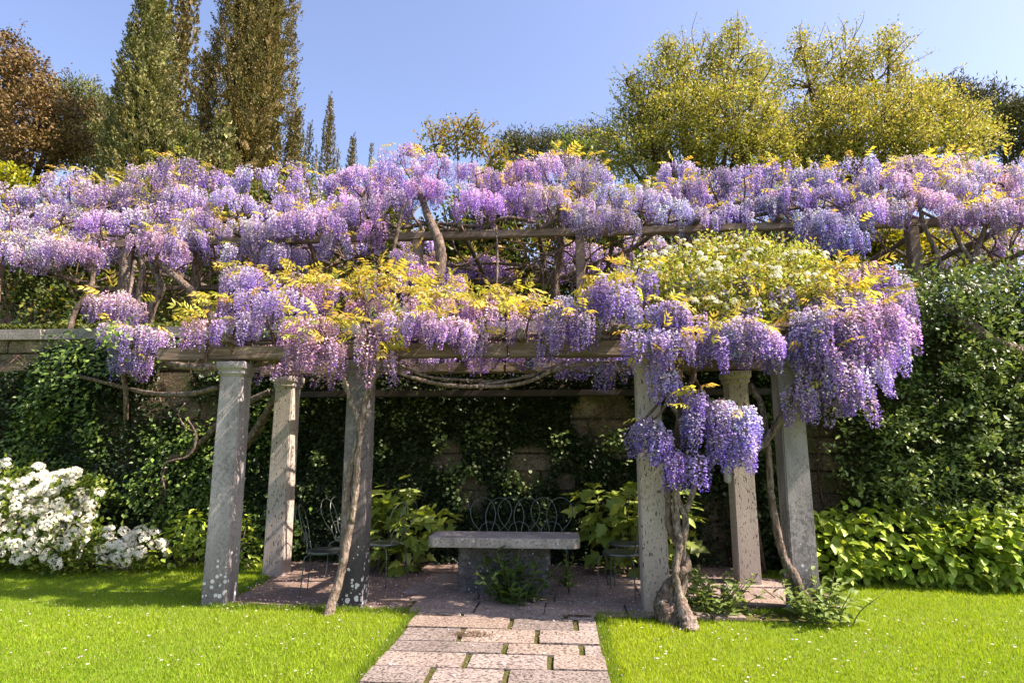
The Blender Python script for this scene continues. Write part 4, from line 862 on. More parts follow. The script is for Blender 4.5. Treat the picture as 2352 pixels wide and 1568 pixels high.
# white flowering shrub
wr = np.random.default_rng(23); ws = tag(empty('white_flowering_shrub', (-6.6, 8.0, 0)), 'rounded evergreen bush covered in white blossom heads by the wall', 'shrub')
WB = ob((90, 1180, 7.9, .62, .42, .48), (170, 1150, 8.0, .38, .4, .38), (20, 1160, 8.0, .55, .4, .5), (-80, 1180, 8.0, .6, .4, .5), (150, 1240, 7.75, .42, .36, .34), (60, 1260, 7.75, .6, .36, .32), (-60, 1260, 7.8, .6, .36, .32), (250, 1260, 7.8, .32, .28, .24), (320, 1265, 7.85, .26, .25, .22), (180, 1275, 7.65, .3, .25, .2))
CHO = [(.10, .16, .02), (.17, .23, .03), (.05, .09, .015)]
wparent(tag(obj('foliage', mesh_of('foliage', [foliage_clumps(wr, WB, 520, 16, .075, .07, CHO, (.4, .35, .25), zmin=.02)]), M['leaf']), kind='stuff'), ws)
pp, oo = blob_points(wr, WB, 1600, .12); acc = []
for i in range(1600):
    if oo[i, 1] > .35 or pp[i, 2] < .08 or (oo[i, 2] < -.35): continue
    if any(np.sum((pp[i]-a_)**2) < .072**2 for a_ in acc): continue
    acc.append(pp[i]); put_cluster(ws, pp[i]+oo[i]*.05, oo[i]+np.array([0, -.3, .5]), wr.uniform(.11, .165), wr)
    if len(acc) >= 290: break
wst = [tube([(-6.6+wr.normal(0, .5), 8.0, -.02), c_[0]*.6+np.array([-6.6, 8, 0])*.4, c_[0]], [.02, .015, .008], 5, 4) for c_ in WB]
wparent(tag(obj('stems', mesh_of('stems', wst, True), M['bark']), kind='stuff'), ws)

# small leafy perennials
def herb(name, label, base, rad, hgt, nst, nl, size, seed, cols, group=None, cat='plant', T=OVATE, TF=OVATE_F, width=.6):
    r = np.random.default_rng(seed); e_ = tag(empty(name, tuple(base)), label, cat, group); LM = leaf_meshes('herb_leaf', T*np.array([width, 1, 1]), TF, cols, M['leaf'], 5, seed); st = []
    for k in range(nst):
        a = r.uniform(0, 2*math.pi); rr_ = rad*math.sqrt(r.random()); hh = hgt*r.uniform(.55, 1.05)*(1-.35*rr_/rad)
        b0 = np.array(base)+np.array([math.cos(a)*rr_*.5, math.sin(a)*rr_*.5, -.01]); tip = np.array(base)+np.array([math.cos(a)*rr_*1.15, math.sin(a)*rr_*.95, hh])
        mid = (b0+tip)/2+np.array([-math.cos(a), -math.sin(a), 0])*.04; S = smooth_path([b0, mid, tip], 6); st.append(tube([b0, mid, tip], [.006, .005, .003], 5, 4, col=(.15, .2, .05)))
        for j in range(nl):
            t = .22+.78*j/(nl-1); p = S[min(int(t*(len(S)-1)), len(S)-1)]; b_ = j*2.4+r.normal(0, .3); d = np.array([math.cos(b_), math.sin(b_), .45*t+.05+r.normal(0, .15)])
            put_leaf(e_, LM[r.integers(0, 5)], p, d, np.array([0, 0, 1.])+r.normal(0, .2, 3), size*r.uniform(.7, 1.15)*(1-.35*t), r)
    wparent(tag(obj('stems', mesh_of('stems', st), M['leaf']), kind='stuff'), e_)
HG = [(.15, .22, .06), (.19, .27, .08), (.12, .18, .045), (.23, .31, .10), (.16, .24, .08)]
HD = [(.05, .10, .02), (.07, .13, .025), (.04, .08, .018), (.08, .15, .03), (.06, .11, .03)]
herb('leafy_plant', 'dark leafy plant growing against the pedestal of the stone table', gnd(1178, 1384), .42, .60, 24, 9, .18, 41, HD)
herb('leafy_plant', 'small leafy plant at the corner of the table pedestal', gnd(1300, 1352), .15, .40, 7, 8, .12, 42, HG)
herb('leafy_plant', 'grey green leafy clump beside the twisted wisteria trunk', gnd(1640, 1405), .46, .50, 34, 8, .15, 43, HG)
herb('leafy_plant', 'grey green leafy clump at the foot of the outer pillar and slanting stem', gnd(1898, 1428), .44, .52, 34, 9, .15, 44, HG)
herb('leafy_plant', 'small glossy seedling in the hollow of the twisted trunk base', gnd(1552, 1432), .09, .24, 6, 7, .085, 45, [(.10, .2, .03), (.14, .25, .04), (.12, .22, .05)])
herb('leafy_plant', 'taller leafy plant behind the travertine pillar near the rear pillar', gnd(1600, 1370), .16, .50, 6, 8, .12, 46, HD)

# ------------------------------------------------------------------ stone table
tb = tag(empty('stone_table', (-.63, 7.0, 0)), 'low lichen spotted stone table on a single block pedestal', 'table')
def slab_mesh(name, L, D, H, notch=.05):
    """top slab with rounded plan corners and a rounded lip"""
    pts = []; rc = .09
    for (sx, sy, a0) in ((1, 1, 0), (-1, 1, 90), (-1, -1, 180), (1, -1, 270)):
        for k in range(5):
            a = math.radians(a0+k*22.5); pts.append((sx*(L/2-rc)+rc*math.cos(a), sy*(D/2-rc)+rc*math.sin(a)))
    prof = [(0, .985), (.012, 1.0), (H-.03, 1.0), (H-.008, .992), (H, .975)]
    V = []; n = len(pts)
    for zz, s in prof: V += [(x*s if False else x-(1-s)*L/2*np.sign(x)*.25, y-(1-s)*D/2*np.sign(y)*.6, zz) for x, y in pts]
    q = [(i*n+j, i*n+(j+1) % n, (i+1)*n+(j+1) % n, (i+1)*n+j) for i in range(len(prof)-1) for j in range(n)]
    me = bpy.data.meshes.new(name); me.from_pydata([tuple(map(float, v)) for v in V], [], q+[tuple(range(n-1, -1, -1)), tuple(range((len(prof)-1)*n, len(prof)*n))]); me.update(); return me
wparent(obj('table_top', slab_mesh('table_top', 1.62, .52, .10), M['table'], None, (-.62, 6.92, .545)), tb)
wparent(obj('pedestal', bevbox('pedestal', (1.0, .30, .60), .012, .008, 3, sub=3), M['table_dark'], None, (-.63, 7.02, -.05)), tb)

# ------------------------------------------------------------------ iron chairs
def chair_meshes():
    D = {}
    W = .0058
    a = np.linspace(0, 2*math.pi, 33)[:-1]
    ring = [(.205*math.cos(t), .205*math.sin(t), .445) for t in np.linspace(0, 2*math.pi, 25)]
    V, Fs = [], []
    prof = [(.20, .432), (.207, .436), (.207, .455), (.200, .460), (.185, .456), (.0, .452)]
    n = 28; t = np.linspace(0, 2*math.pi, n, endpoint=False)
    for rr_, zz in prof[:-1]: V += [(rr_*math.cos(x), rr_*math.sin(x), zz) for x in t]
    V += [(0, 0, .452), (0, 0, .432)]; m = len(prof)-1
    q = np.array([(i*n+j, i*n+(j+1) % n, (i+1)*n+(j+1) % n, (i+1)*n+j) for i in range(m-1) for j in range(n)])
    tr = np.array([((m-1)*n+j, (m-1)*n+(j+1) % n, m*n) for j in range(n)]+[((j+1) % n, j, m*n+1) for j in range(n)])
    D['seat'] = [np_mesh('seat', np.array(V), [q, tr], smooth=True)]
    def bk(x, h): return (x, -.17-.16*h/.5, .45+h)      # back plane leaning away (chair faces +y)
    def teardrop(s): return [bk(-s*.10, 0), bk(-s*.03, .09), bk(-s*.06, .22), bk(-s*.055, .33), bk(0, .44), bk(s*.11, .485), bk(s*.22, .44), bk(s*.265, .33), bk(s*.225, .20), bk(s*.13, .09), bk(s*.10, .0)]
    D['back_loop'] = [np_mesh('back_loop', *tube(teardrop(s), W, 6, 6), smooth=True) for s in (-1, 1)]
    D['back_arch'] = [np_mesh('back_arch', *tube([bk(-.13, .09), bk(-.10, .16), bk(0, .20), bk(.10, .16), bk(.13, .09)], W*.9, 6, 6), smooth=True)]
    D['leg'] = []
    for sx, sy in ((1, 1), (-1, 1), (1, -1), (-1, -1)):
        o = .14; D['leg'].append(np_mesh('leg', *tube([(sx*.10, sy*.10, .437), (sx*.16, sy*.155, .43), (sx*.195, sy*.19, .39), (sx*.20, sy*.198, .25), (sx*.215, sy*.212, 0)], [W*1.1]*5, 6, 5), smooth=True))
    D['stretcher'] = [np_mesh('stretcher', *tube([(-.2, 0, .29), (0, .0, .35), (.2, 0, .29)], W*.8, 6, 5), smooth=True)] if False else []
    for l in D.values():
        for m_ in l: m_.materials.append(M['iron'])
    return D
CH = chair_meshes()
def chair(label, x, y, rz):
    e_ = tag(empty('garden_chair', (x, y, .016), rz), label, 'chair', 'wire garden chairs round the stone table')
    for nm, l in CH.items():
        for me in l: o = bpy.data.objects.new(nm, me); link(o, e_)
R_ = math.radians
chair('wire iron garden chair with looped back beside the vine wrapped pillar', -2.60, 6.85, R_(-78))
chair('wire iron chair in deep shade behind the chair by the vine wrapped pillar', -2.62, 7.75, R_(-100))
chair('wire iron chair half hidden by the lobed leaf shrub next to the vine wrapped pillar', -2.12, 7.42, R_(70))
for k, x in enumerate((-.92, -.52, -.14)):
    chair(('wire iron chair behind the stone table at its end by the vine wrapped pillar', 'wire iron chair behind the middle of the stone table', 'wire iron chair behind the stone table at its end by the travertine pillar')[k], x, 7.66+.04*k, R_(180+(-6, 4, -3)[k]))
chair('wire iron chair partly behind the travertine pillar, closer to the lawn', .64, 6.98, R_(66))
chair('wire iron chair partly behind the travertine pillar, closer to the wall', .76, 7.62, R_(100))

# ------------------------------------------------------------------ trees behind
def hz(x, y): return float(hill_z(np.array(x), np.array(y)))
CYP = [(.13, .115, .03), (.18, .15, .042), (.09, .075, .02), (.22, .17, .06)]
CYG = [(.13, .14, .038), (.18, .18, .055), (.09, .095, .026), (.22, .21, .075)]
def cypress(label, uc, vtop, Y, wid, n, seed, cols=CYP, w=(.35, .3, .2, .15), prof=((0, .5), (.12, .9), (.3, 1), (.55, .86), (.78, .58), (.92, .28), (1, .03)), leafs=.088, ubase=None, name='cypress_tree', group='cypresses on the hillside', clump=None):
    r = np.random.default_rng(seed); t_ = at(uc, vtop, Y); x, ztop = at(uc, max(vtop, 130), Y)[0], t_[2]; zb = hz(x, Y)-.2; H = ztop-zb; R = wid*Y/F/2
    xb = x if ubase is None else at(ubase, 370, Y)[0]
    e_ = tag(empty(name, (xb, Y, zb)), label, 'cypress', group)
    pr = np.array(prof)
    wparent(obj('trunk', np_mesh('trunk', *tube([(xb, Y, zb-.1), (xb, Y, zb+H*.4), (x, Y, zb+H*.93)], [R*.16, R*.11, .02], 8, 4, .05, r), smooth=True), M['bark_dark']), e_)
    cs = clump if clump else max(.13, R*.24)
    pr_w = np.interp(np.linspace(0, 1, 200), pr[:, 0], pr[:, 1]); cdf = np.cumsum(pr_w)/pr_w.sum()
    acc, tries = [], 0
    while len(acc) < n and tries < n*9:          # one flame-shaped spray of twigs at each place
        tries += 1; h_ = float(np.interp(r.random(), cdf, np.linspace(0, 1, 200))); a_ = r.uniform(math.pi*.86, math.pi*2.14); rd = float(np.interp(h_, pr[:, 0], pr[:, 1]))*R
        q_ = (a_*rd, h_*H)
        if any(abs(q_[0]-b_[0]) < cs*.62 and abs(q_[1]-b_[1]) < cs*.9 for b_ in acc[-260:]): continue
        acc.append((q_[0], q_[1], h_, a_, rd))
    A_ = np.array(acc); h, a, rad = A_[:, 2], A_[:, 3], A_[:, 4]; k = len(h)
    dirn = np.stack([np.cos(a), np.sin(a), np.zeros(k)], -1); cx = x*h+xb*(1-h)
    lump = .80+.26*vnoise(np.stack([cx+dirn[:, 0]*rad, Y+dirn[:, 1]*rad, (zb+h*H)*.6], -1), .8/max(cs, .2))+r.normal(0, .045, k)
    c_ = np.stack([cx, np.full(k, Y), zb+h*H-cs*.5], -1)+dirn*(rad*lump)[:, None]
    per = 44 if R > .7 else 26; m = k*per
    axis = unit(dirn*.42+np.array([0, 0, 1.0])+r.normal(0, .12, (k, 3))); ln_ = cs*r.uniform(1.3, 2.2, k)
    t = r.random(m)**.85; ax = np.repeat(axis, per, 0); out = np.repeat(dirn, per, 0)
    pos = np.repeat(c_, per, 0)+ax*(t*np.repeat(ln_, per))[:, None]+r.normal(0, 1, (m, 3))*(cs*.30*(1.12-t))[:, None]
    d = unit(ax*.9+out*.25+r.normal(0, .38, (m, 3)))
    col = palette(cols, w, k, r, .16, .06); col = np.clip(np.repeat(col, per, 0)*np.exp(r.normal(0, .14, (m, 1))), 0, .8)
    o = obj('crown', np_mesh('crown', *scatter(LEAF, LEAF_F, pos, frames(d, r, None), np.minimum(leafs, cs*.5)*r.uniform(.6, 1.3, m), col)), M['conifer']); wparent(o, e_)
    # inner twiggy mass
    m = int(k*2.2); hh = r.random(m)*.96; aa = r.uniform(0, 2*math.pi, m); rr_ = np.interp(hh, pr[:, 0], pr[:, 1])*R*.62*np.sqrt(r.random(m))
    pos = np.stack([x*hh+xb*(1-hh)+np.cos(aa)*rr_, Y+np.sin(aa)*rr_, zb+hh*H], -1)
    o = tag(obj('inner_twigs', np_mesh('inner_twigs', *scatter(LEAF, LEAF_F, pos, frames(unit(r.normal(0, .5, (m, 3))+np.array([0, 0, 1])), r), np.full(m, max(R*.42, .12)), palette(cols, w, m, r))), M['conifer']), kind='stuff'); wparent(o, e_)
W4 = (.35, .3, .2, .15)
cypress('olive green conical cypress in the tall group, with the sunny pointed crown', 336, -30, 19.5, 178, 1100, 1, CYG, ubase=352, prof=((0, .9), (.5, 1), (.62, .9), (.72, .70), (.82, .52), (.92, .33), (1, .03)))
cypress('slender dark cypress standing behind the conical one', 415, -150, 27, 78, 800, 2, prof=((0, .8), (.5, 1), (.8, .86), (.93, .5), (1, .05)))
cypress('shorter bronze green cypress between the two tallest ones', 474, 100, 22.5, 66, 600, 3, prof=((0, .8), (.5, 1), (.75, .9), (.92, .6), (1, .08)))
cypress('broad bronze tinged cypress, largest of the tall group', 588, -260, 24, 206, 1700, 4, prof=((0, 1), (.45, 1), (.6, .88), (.75, .72), (.88, .5), (1, .08)))
cypress('low spreading green juniper in front of the broad cypress', 520, 245, 20.5, 92, 420, 5, CYG, prof=((0, 1), (.6, 1), (.8, .72), (.92, .4), (1, .05)), name='juniper_tree')
cypress('low green juniper at the foot of the conical cypress', 440, 285, 19, 130, 420, 6, CYG, prof=((0, 1), (.6, 1), (.82, .7), (.93, .4), (1, .05)), name='juniper_tree')
cypress('thin cypress tucked beside the broad bronze cypress', 686, 235, 24, 40, 700, 7, prof=((0, 1), (.7, 1), (.85, .7), (1, .05)))
for (u, v, Y, wd, n, lb) in ((714, 270, 36, 22, 420, 'slim far cypress beside the taller spire on the hill'), (761, 212, 36, 34, 700, 'tall far cypress spire on the hillside skyline'), (729, 330, 37, 18, 200, 'tiny far cypress tip between two spires'), (777, 330, 37, 22, 220, 'tiny far cypress tip leaning on the tall spire'), (812, 306, 36, 32, 420, 'stubby far cypress next to the pink wisteria dome'), (855, 318, 38, 16, 200, 'far cypress tip just showing over the pink wisteria dome'), (775, 440, 17, 34, 500, 'young green cypress seen through the terrace pergola'), (815, 520, 16.5, 40, 500, 'young dense cypress seen under the terrace beam')):
    cypress(lb, u, v, Y, wd, n, int(u), CYG if Y < 20 else CYP, prof=((0, .9), (.6, 1), (.8, .66), (.93, .3), (1, .02)), leafs=.11)

def clump_tree(name, label, cat, blobs, nclump, per, size, spread, cols, w, base, seed, mat='leaf', T=LEAF, TF=LEAF_F, upb=.5, trunk=.2, shoots=0, nbranch=40, group=None, brmat='bark_dark', shootlen=.8):
    r = np.random.default_rng(seed); e_ = tag(empty(name, tuple(base)), label, cat, group)
    Cc = np.array([b_[0] for b_ in blobs]); cen = Cc.mean(0); base = np.array(base, float)
    br = []; fork = base*.45+cen*.55; fork[2] = base[2]+(cen[2]-base[2])*.45
    wparent(obj('trunk', np_mesh('trunk', *tube([base-np.array([0, 0, .2]), base*.6+fork*.4+np.array([.1, 0, 0]), fork], [trunk, trunk*.8, trunk*.62], 10, 5, .06, r), smooth=True), M[brmat]), e_)
    p, o = blob_points(r, blobs, nbranch, .25)
    for c_ in Cc:
        br.append(tube([fork, (fork+c_)/2+r.normal(0, .15, 3), c_], [trunk*.5, trunk*.35, trunk*.2], 6, 4))
    for i in range(nbranch):
        c_ = Cc[np.linalg.norm(Cc-p[i], axis=1).argmin()]; br.append(tube([c_, (c_+p[i])/2+r.normal(0, .1, 3), p[i]], [trunk*.18, trunk*.1, .01], 5, 3))
    parts = [foliage_clumps(r, blobs, nclump, per, size, spread, cols, w, T, TF, upb)]
    if shoots:
        p, o = blob_points(r, blobs, shoots*4, .08); ii = [i for i in range(shoots*4) if o[i, 2] > .25][:shoots]
        for i in ii:
            tip = p[i]+unit(o[i]+np.array([r.normal(.15, .45), 0, .3]))*r.uniform(.3, 1)*shootlen; br.append(tube([p[i]-o[i]*.3, (p[i]+tip)/2+r.normal(0, .05, 3), tip], [.015, .01, .005], 4, 3))
            m = 22; t = r.random((m, 1))**.8; pos = p[i]+(tip-p[i])*t+r.normal(0, .07, (m, 3)); parts.append(scatter(T, TF, pos, frames(unit(r.normal(size=(m, 3))), r, (0, 0, 1), upb), size*.85*r.uniform(.6, 1.2, m), palette(cols, w, m, r)))
    wparent(tag(obj('branches', mesh_of('branches', br, True), M[brmat]), kind='stuff'), e_)
    wparent(obj('crown', mesh_of('crown', parts), M[mat]), e_)
    return e_
def tb_(Y, *l): return [(at(u, v, Y+dy), np.array([a_*Y/F, a_*Y/F*.9, b_*Y/F])) for u, v, dy, a_, b_ in l]
SPR = [(.33, .32, .07), (.25, .27, .045), (.44, .38, .12), (.15, .19, .03), (.24, .28, .045)]
clump_tree('spring_tree', 'airy yellow green tree with two peaks, standing on the side toward the cypresses', 'tree', tb_(20, (1470, 300, .5, 95, 65), (1520, 210, 0, 80, 90), (1600, 190, .3, 85, 105), (1690, 170, 0, 75, 95), (1740, 200, .5, 60, 80), (1560, 280, -.8, 110, 70), (1680, 270, -.8, 110, 80), (1420, 340, .2, 80, 50), (1600, 345, -.5, 150, 60), (1740, 320, -.3, 80, 70), (1500, 360, -.6, 130, 60), (1700, 370, -.6, 120, 60), (1480, 250, 0, 60, 60), (1530, 110, 0, 26, 40), (1690, 90, 0, 30, 42), (1440, 190, 0, 26, 36)), 1500, 34, .10, .15, SPR, (.3, .25, .2, .1, .15), (at(1620, 500, 20)[0], 20.5, hz(7, 20.5)), 51, trunk=.24, shoots=190, nbranch=170, shootlen=1.0)
clump_tree('spring_tree', 'airy yellow green tree with long bare twig tips and spreading low boughs', 'tree', tb_(21, (1860, 200, 0, 75, 95), (1930, 170, .3, 80, 95), (2010, 190, .2, 85, 85), (2080, 240, 0, 75, 60), (1900, 280, -.8, 100, 75), (2010, 280, -.8, 110, 70), (2120, 290, -.5, 95, 60), (2190, 280, 0, 75, 55), (2230, 320, -.3, 70, 40), (1960, 340, -.5, 170, 50), (2140, 350, -.6, 120, 50), (1820, 320, 0, 80, 60), (1850, 370, -.6, 120, 60), (2000, 380, -.6, 150, 50), (2045, 110, 0, 34, 44), (1840, 110, 0, 28, 36), (2160, 210, 0, 36, 26)), 1650, 34, .10, .15, SPR, (.38, .2, .27, .05, .1), (at(1980, 500, 21)[0], 21.5, hz(11, 21.5)), 52, trunk=.24, shoots=210, nbranch=180, shootlen=1.1)
PIN = [(.085, .095, .03), (.12, .125, .04), (.055, .06, .022)]; PING = [(.14, .16, .045), (.18, .19, .06), (.09, .11, .03)]
NEED = LEAF*np.array([.35, 1, 1])
clump_tree('stone_pine', 'dark pine crown showing behind the spring trees', 'pine', tb_(34, (2170, 250, 0, 80, 50), (2240, 270, 0, 80, 65), (2310, 300, -2, 70, 50), (2350, 300, -3, 60, 60), (2400, 290, -3, 60, 60), (2340, 260, -1, 30, 20)), 700, 22, .30, .28, PIN, (.5, .3, .2), (at(2260, 400, 34)[0], 34, hz(18, 34)), 53, 'conifer', NEED, LEAF_F, .2, .35)
clump_tree('stone_pine', 'dark round topped pine above the middle of the wisteria', 'pine', tb_(40, (1190, 345, 0, 60, 38), (1240, 342, 0, 50, 32), (1290, 335, 1, 45, 26), (1350, 330, 1, 60, 30), (1380, 310, 2, 40, 20)), 420, 20, .32, .30, PIN, (.5, .3, .2), (at(1220, 500, 40)[0], 40, hz(0, 40)), 54, 'conifer', NEED, LEAF_F, .2, .35)
clump_tree('stone_pine', 'soft grey green pine behind the brown conifer', 'pine', tb_(30, (190, 240, 0, 60, 60), (235, 270, 0, 50, 60), (150, 230, 0, 50, 40), (240, 330, 0, 60, 50), (180, 330, -1, 80, 60), (270, 300, .5, 30, 50)), 620, 22, .26, .24, PING, (.5, .3, .2), (at(200, 500, 30)[0], 30, hz(-20, 30)), 55, 'conifer', NEED, LEAF_F, .2, .3)
BRN = [(.15, .095, .028), (.20, .13, .045), (.10, .06, .022), (.12, .10, .03)]
clump_tree('brown_conifer', 'russet brown conifer with ragged boughs beside the soft pine', 'conifer', tb_(20, (20, 120, 0, 55, 55), (60, 180, 0, 60, 60), (-20, 200, 0, 70, 90), (100, 220, 0, 45, 45), (60, 270, -.5, 80, 70), (-40, 310, 0, 90, 80), (130, 290, 0, 55, 50), (180, 250, .3, 40, 25), (160, 330, -.3, 55, 45), (70, 350, -.6, 90, 50)), 1500, 18, .12, .15, BRN, (.4, .25, .2, .15), (at(40, 500, 20)[0], 20, hz(-15, 20)), 56, 'conifer', LEAF, LEAF_F, .25, .3, 40, 60)
ORL = [(.26, .24, .03), (.30, .20, .04), (.14, .17, .03)]
clump_tree('young_tree', 'small sparse tree with bronze and green leaves peeping over the pink wisteria', 'tree', tb_(15, (1000, 335, 0, 40, 40), (1050, 320, 0, 45, 40), (1090, 330, 0, 30, 40), (1130, 365, 0, 40, 30)), 160, 9, .10, .10, ORL, (.4, .3, .3), (at(1045, 560, 15)[0], 15, TERR), 57, 'gold', trunk=.06, shoots=34, nbranch=40, shootlen=.55)
clump_tree('young_tree', 'slender upright leafy shoots above the dark pine', 'tree', tb_(15, (1290, 325, 0, 14, 45), (1310, 355, 0, 40, 25), (1350, 345, 0, 20, 30)), 60, 9, .10, .07, [(.10, .16, .03), (.15, .2, .04)], (.5, .5), (at(1300, 560, 15)[0], 15, TERR), 58, trunk=.05, shoots=14, nbranch=16, shootlen=.5)
clump_tree('golden_tree', 'lime yellow leafy tree seen under the terrace beam by the thin forked stems', 'tree', tb_(15, (2010, 560, 0, 55, 45), (2080, 570, 0, 55, 45), (2150, 560, .3, 60, 50), (2210, 580, 0, 55, 45), (2290, 560, .5, 50, 35), (2170, 620, 0, 80, 25), (1950, 600, 0, 50, 40)), 560, 14, .12, .12, [(.30, .30, .02), (.20, .23, .02), (.40, .36, .03)], (.4, .3, .3), (at(2130, 700, 15)[0], 15, TERR), 59, 'gold', trunk=.11, nbranch=60)
clump_tree('golden_tree', 'lime yellow shrub peeping over the wisteria beside the brown conifer', 'tree', tb_(13.5, (15, 410, 0, 50, 28), (-30, 420, 0, 40, 30)), 90, 12, .12, .10, [(.34, .34, .02), (.24, .28, .02)], (.5, .5), (at(0, 600, 13.5)[0], 13.5, TERR), 60, 'gold', trunk=.07, nbranch=12)
# shrubs filling the slope behind the terrace pergola
SHG = [(.055, .085, .015), (.09, .13, .02), (.14, .17, .03), (.22, .17, .03)]
rs = np.random.default_rng(71); lbl = ['dark green shrub behind the %s', 'mixed green and amber shrub behind the %s']
places = [(90, 'box hedge end'), (330, 'thick twin wisteria trunks'), (560, 'slanting grey wisteria trunk'), (900, 'gnarled pale wisteria trunk'), (1080, 'open middle bay of the terrace pergola'), (1230, 'dark slender wisteria stems'), (1430, 'short terrace post'), (1700, 'white rambler'), (1900, 'blue lilac wisteria'), (210, 'bare lower reach of the thin parapet stem'), (700, 'young green cypress'), (1160, 'sagging loop of liana stems'), (1330, 'post beside the dark stems'), (1560, 'rambler end of the terrace beam')]
for k, (u, pl) in enumerate(places):
    Y = 15.2+rs.uniform(-.3, .5); blb = []
    for _ in range(13): blb.append((at(u+rs.uniform(-100, 100), rs.uniform(440 if u < 1700 else 520, 740), Y+rs.uniform(-.4, .6)), np.array([.75, .6, .6])*rs.uniform(.8, 1.2)))
    clump_tree('background_shrub', lbl[k % 2] % pl, 'shrub', blb, 620, 9, .15, .13, SHG, (.4, .3, .2, .1) if k % 2 == 0 else (.25, .25, .25, .25), (at(u, 650, Y)[0], Y, TERR), 80+k, trunk=.06, nbranch=14, group='shrubs behind the terrace')
# clipped box hedge on the terrace
hr = np.random.default_rng(90); he = tag(empty('box_hedge', (-10.8, 14.0, TERR)), 'clipped dark box hedge with sunlit top on the terrace', 'hedge')
n = 16000; hx = hr.uniform(-15.5, -8.2, n); hf = hr.random(n); pos = np.stack([hx, np.where(hf < .6, 13.55, hr.uniform(13.55, 14.4, n)), np.where(hf < .6, hr.uniform(TERR, TERR+1.55, n), TERR+1.55)], -1)+hr.normal(0, .03, (n, 3))
wparent(tag(obj('foliage', np_mesh('foliage', *scatter(ROUND, ROUND_F, pos, frames(unit(hr.normal(size=(n, 3))+np.array([0, -.3, .4])), hr, (0, -.3, .8), .5), .06*hr.uniform(.6, 1.3, n), palette([(.06, .09, .015), (.10, .13, .02), (.15, .17, .025)], (.5, .3, .2), n, hr))), M['leaf']), kind='stuff'), he)
wparent(obj('inner_mass', bevbox('hedge_core', (7.2, .75, 1.5), .05, .03, 5, sub=2), M['hill'], None, (-11.85, 13.98, TERR)), he)

# ------------------------------------------------------------------ grass, petals, daisies
rg = np.random.default_rng(101)
def inside_no_grass(x, y):
    pth = (x > -1.37) & (x < .31) & (y < 6.2)
    poly = np.array([p[:2] for p in pts]); ins = np.zeros(len(x), bool); j = len(poly)-1
    for i in range(len(poly)):
        xi, yi = poly[i]; xj, yj = poly[j]; c_ = ((yi > y) != (yj > y)) & (x < (xj-xi)*(y-yi)/(yj-yi+1e-12)+xi); ins ^= c_; j = i
    pl = np.zeros(len(x), bool)
    for (px_, py_, _) in PX: pl |= (abs(x-px_) < .125) & (abs(y-py_) < .125)
    return pth | ins | pl
N = 430000
gy = 3.6+5.0*rg.random(N)**1.25; gx = rg.uniform(-1, 1, N)*(gy*1.02+.6)-gy*.08
k = ~inside_no_grass(gx, gy); gx, gy = gx[k], gy[k]; n = len(gx)
p3 = np.stack([gx, gy, 0*gx], -1); pn = .6*vnoise(p3, .9)+.4*vnoise(p3, 3.1)
hgt = (.024+.020*rg.random(n)**2)*(.75+.6*pn); nearp = np.zeros(n)
GB = np.array([[-.10, 0, 0], [.10, 0, 0], [.0, 1.0, .10]])
d = unit(np.stack([rg.normal(0, .42, n), rg.normal(0, .42, n), np.ones(n)], -1))
pb = vnoise(p3, .45)-.5
base = np.stack([.19+.12*pn+.10*pb, .315+.10*pn+.06*pb, .012+.010*pn], -1)*np.exp(rg.normal(0, .16, (n, 1))); dry = rg.random(n) < .06; base[dry] = np.array([.30, .28, .09])
z0 = lawn_z(gx, gy)
scl = np.stack([hgt*.9, hgt, hgt], -1)
tag(obj('grass', np_mesh('grass', *scatter(GB, [np.array([[0, 1, 2]])], np.stack([gx, gy, z0-.002], -1), frames(d, rg), scl, np.clip(base, 0, .8))), M['grass']), kind='stuff')
# longer grass along the path, plinths and earth edge
m = 26000; ex = []; 
seg = [((-1.39, 3.6), (-1.39, 6.15)), ((.33, 3.6), (.33, 6.2))]+[(tuple(pts[i][:2]), tuple(pts[(i+1) % len(pts)][:2])) for i in range(len(pts)) if pts[i][1] < 8.0]
ln = np.array([math.dist(a_, b_) for a_, b_ in seg]); ks = rg.choice(len(seg), m, p=ln/ln.sum()); A = np.array([s_[0] for s_ in seg])[ks]; Bp = np.array([s_[1] for s_ in seg])[ks]
q2 = A+(Bp-A)*rg.random((m, 1))+rg.normal(0, .035, (m, 2)); kk = ~((q2[:, 0] > -1.37) & (q2[:, 0] < .31)); q2 = q2[kk]; m = len(q2)
d = unit(np.stack([rg.normal(0, .45, m), rg.normal(0, .45, m), np.ones(m)], -1)); hh = rg.uniform(.03, .075, m)
tag(obj('grass', np_mesh('edge_grass', *scatter(GB, [np.array([[0, 1, 2]])], np.column_stack([q2, np.zeros(m)]), frames(d, rg), np.stack([hh*.6, hh, hh], -1), jit((.15, .24, .02), m, rg))), M['grass']), kind='stuff')
# moss and weeds in the joints of the path
mj = []
for (ya, yb, js) in rows:
    for x in js:
        n = 90; px_ = np.stack([x+rg.uniform(-.026, .026, n), rg.uniform(yb, ya, n), np.full(n, .018)], -1); mj.append(scatter(GB, [np.array([[0, 1, 2]])], px_, frames(unit(np.stack([rg.normal(0, .7, n), rg.normal(0, .7, n), np.ones(n)], -1)), rg), rg.uniform(.012, .035, n), palette([(.14, .2, .03), (.2, .17, .05), (.10, .14, .03)], (.4, .3, .3), n, rg)))
    n = 130; px_ = np.stack([rg.uniform(-1.36, .3, n), yb+rg.normal(0, .006, n), np.full(n, .028)], -1); keep = vnoise(px_, 3) > .5; px_ = px_[keep]; n = len(px_)
    if n: mj.append(scatter(GB, [np.array([[0, 1, 2]])], px_, frames(unit(np.stack([rg.normal(0, .9, n), rg.normal(0, .9, n), np.ones(n)], -1)), rg), rg.uniform(.01, .022, n), palette([(.14, .2, .03), (.3, .2, .05), (.10, .14, .03)], (.3, .45, .25), n, rg)))
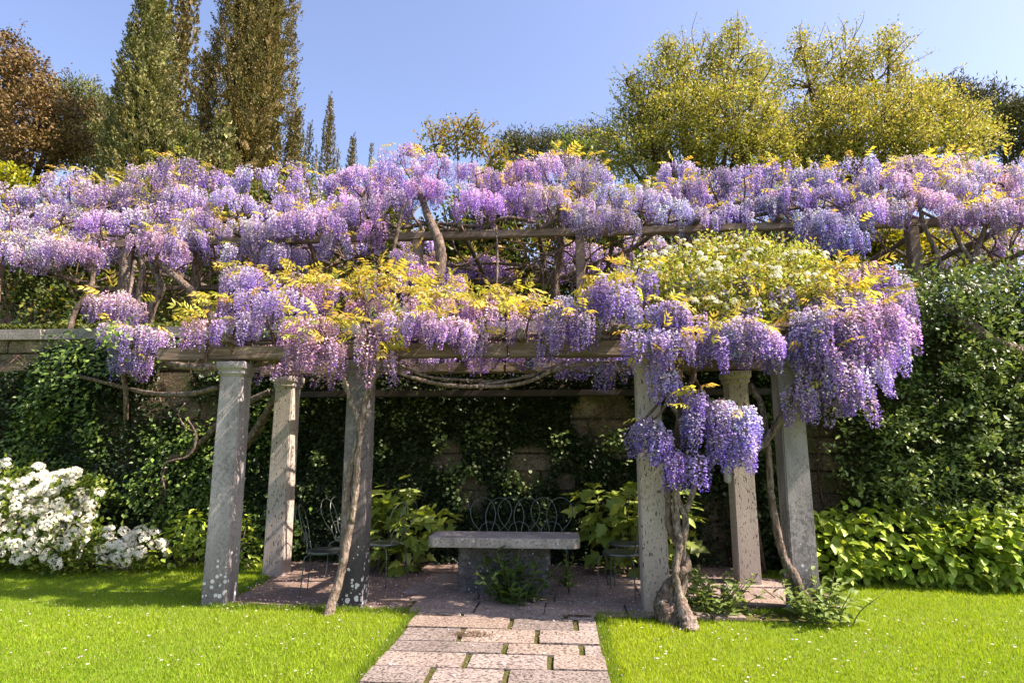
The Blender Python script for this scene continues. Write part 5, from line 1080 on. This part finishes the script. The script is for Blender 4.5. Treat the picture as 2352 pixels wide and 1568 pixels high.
for (u, w_, ra, rb) in ((1082, 1468, .19, .085), (1268, 1467, .12, .05), (1000, 1424, .16, .04), (1330, 1424, .12, .04)):
    c_ = gnd(u, w_); n = int(14000*ra*rb*3.1); a_ = rg.uniform(0, 6.283, n); q_ = np.sqrt(rg.random(n))*(.8+.3*rg.random(n)); px_ = np.stack([c_[0]+np.cos(a_)*ra*q_, c_[1]+np.sin(a_)*rb*q_, np.full(n, .040)], -1)
    mj.append(scatter(LEAF, LEAF_F, px_, frames(unit(np.stack([rg.normal(size=n), rg.normal(size=n), .3*rg.random(n)], -1)), rg, (0, 0, 1), .8), rg.uniform(.014, .026, n), palette([(.14, .10, .06), (.20, .14, .09), (.09, .07, .04)], (.4, .3, .3), n, rg)))
tag(obj('moss', mesh_of('moss', mj), M['leaf']), kind='stuff')
# fallen petals
n = 6500; px_ = rg.uniform(-3.6, 2.8, n); py_ = rg.uniform(6.1, 8.7, n); k = inside_no_grass(px_, py_) ; px_, py_ = px_[k], py_[k]; n1 = len(px_)
n2 = 700; lx = rg.uniform(-5.5, 4.5, n2); ly = 6.3-1.9*rg.random(n2)**1.6; zz = np.concatenate([np.full(n1, .046), np.where(inside_no_grass(lx, ly), .05, .034)])
pos = np.stack([np.concatenate([px_, lx]), np.concatenate([py_, ly]), zz], -1); n = len(pos); d = unit(np.stack([rg.normal(size=n), rg.normal(size=n), rg.normal(0, .25, n)], -1))
tag(obj('fallen_petals', np_mesh('fallen_petals', *scatter(LEAF, LEAF_F, pos, frames(d, rg, (0, 0, 1), .8), .021*rg.uniform(.6, 1.3, n), palette([(.58, .46, .55), (.42, .33, .55), (.40, .30, .24), (.62, .55, .56)], (.22, .18, .45, .15), n, rg))), M['white_petal']), kind='stuff')
n = 150; dx = rg.uniform(-6.5, 5.5, n); dy = 4.5+2.3*rg.random(n); k = ~inside_no_grass(dx, dy); dx, dy = dx[k], dy[k]; n = len(dx)
tag(obj('daisies', np_mesh('daisies', *scatter(P5V, P5F, np.stack([dx, dy, np.full(n, .042)], -1), np.tile(np.eye(3), (n, 1, 1)), .022*rg.uniform(.8, 1.3, n), np.tile([.82, .82, .78], (n, 1)))), M['white_petal']), kind='stuff')
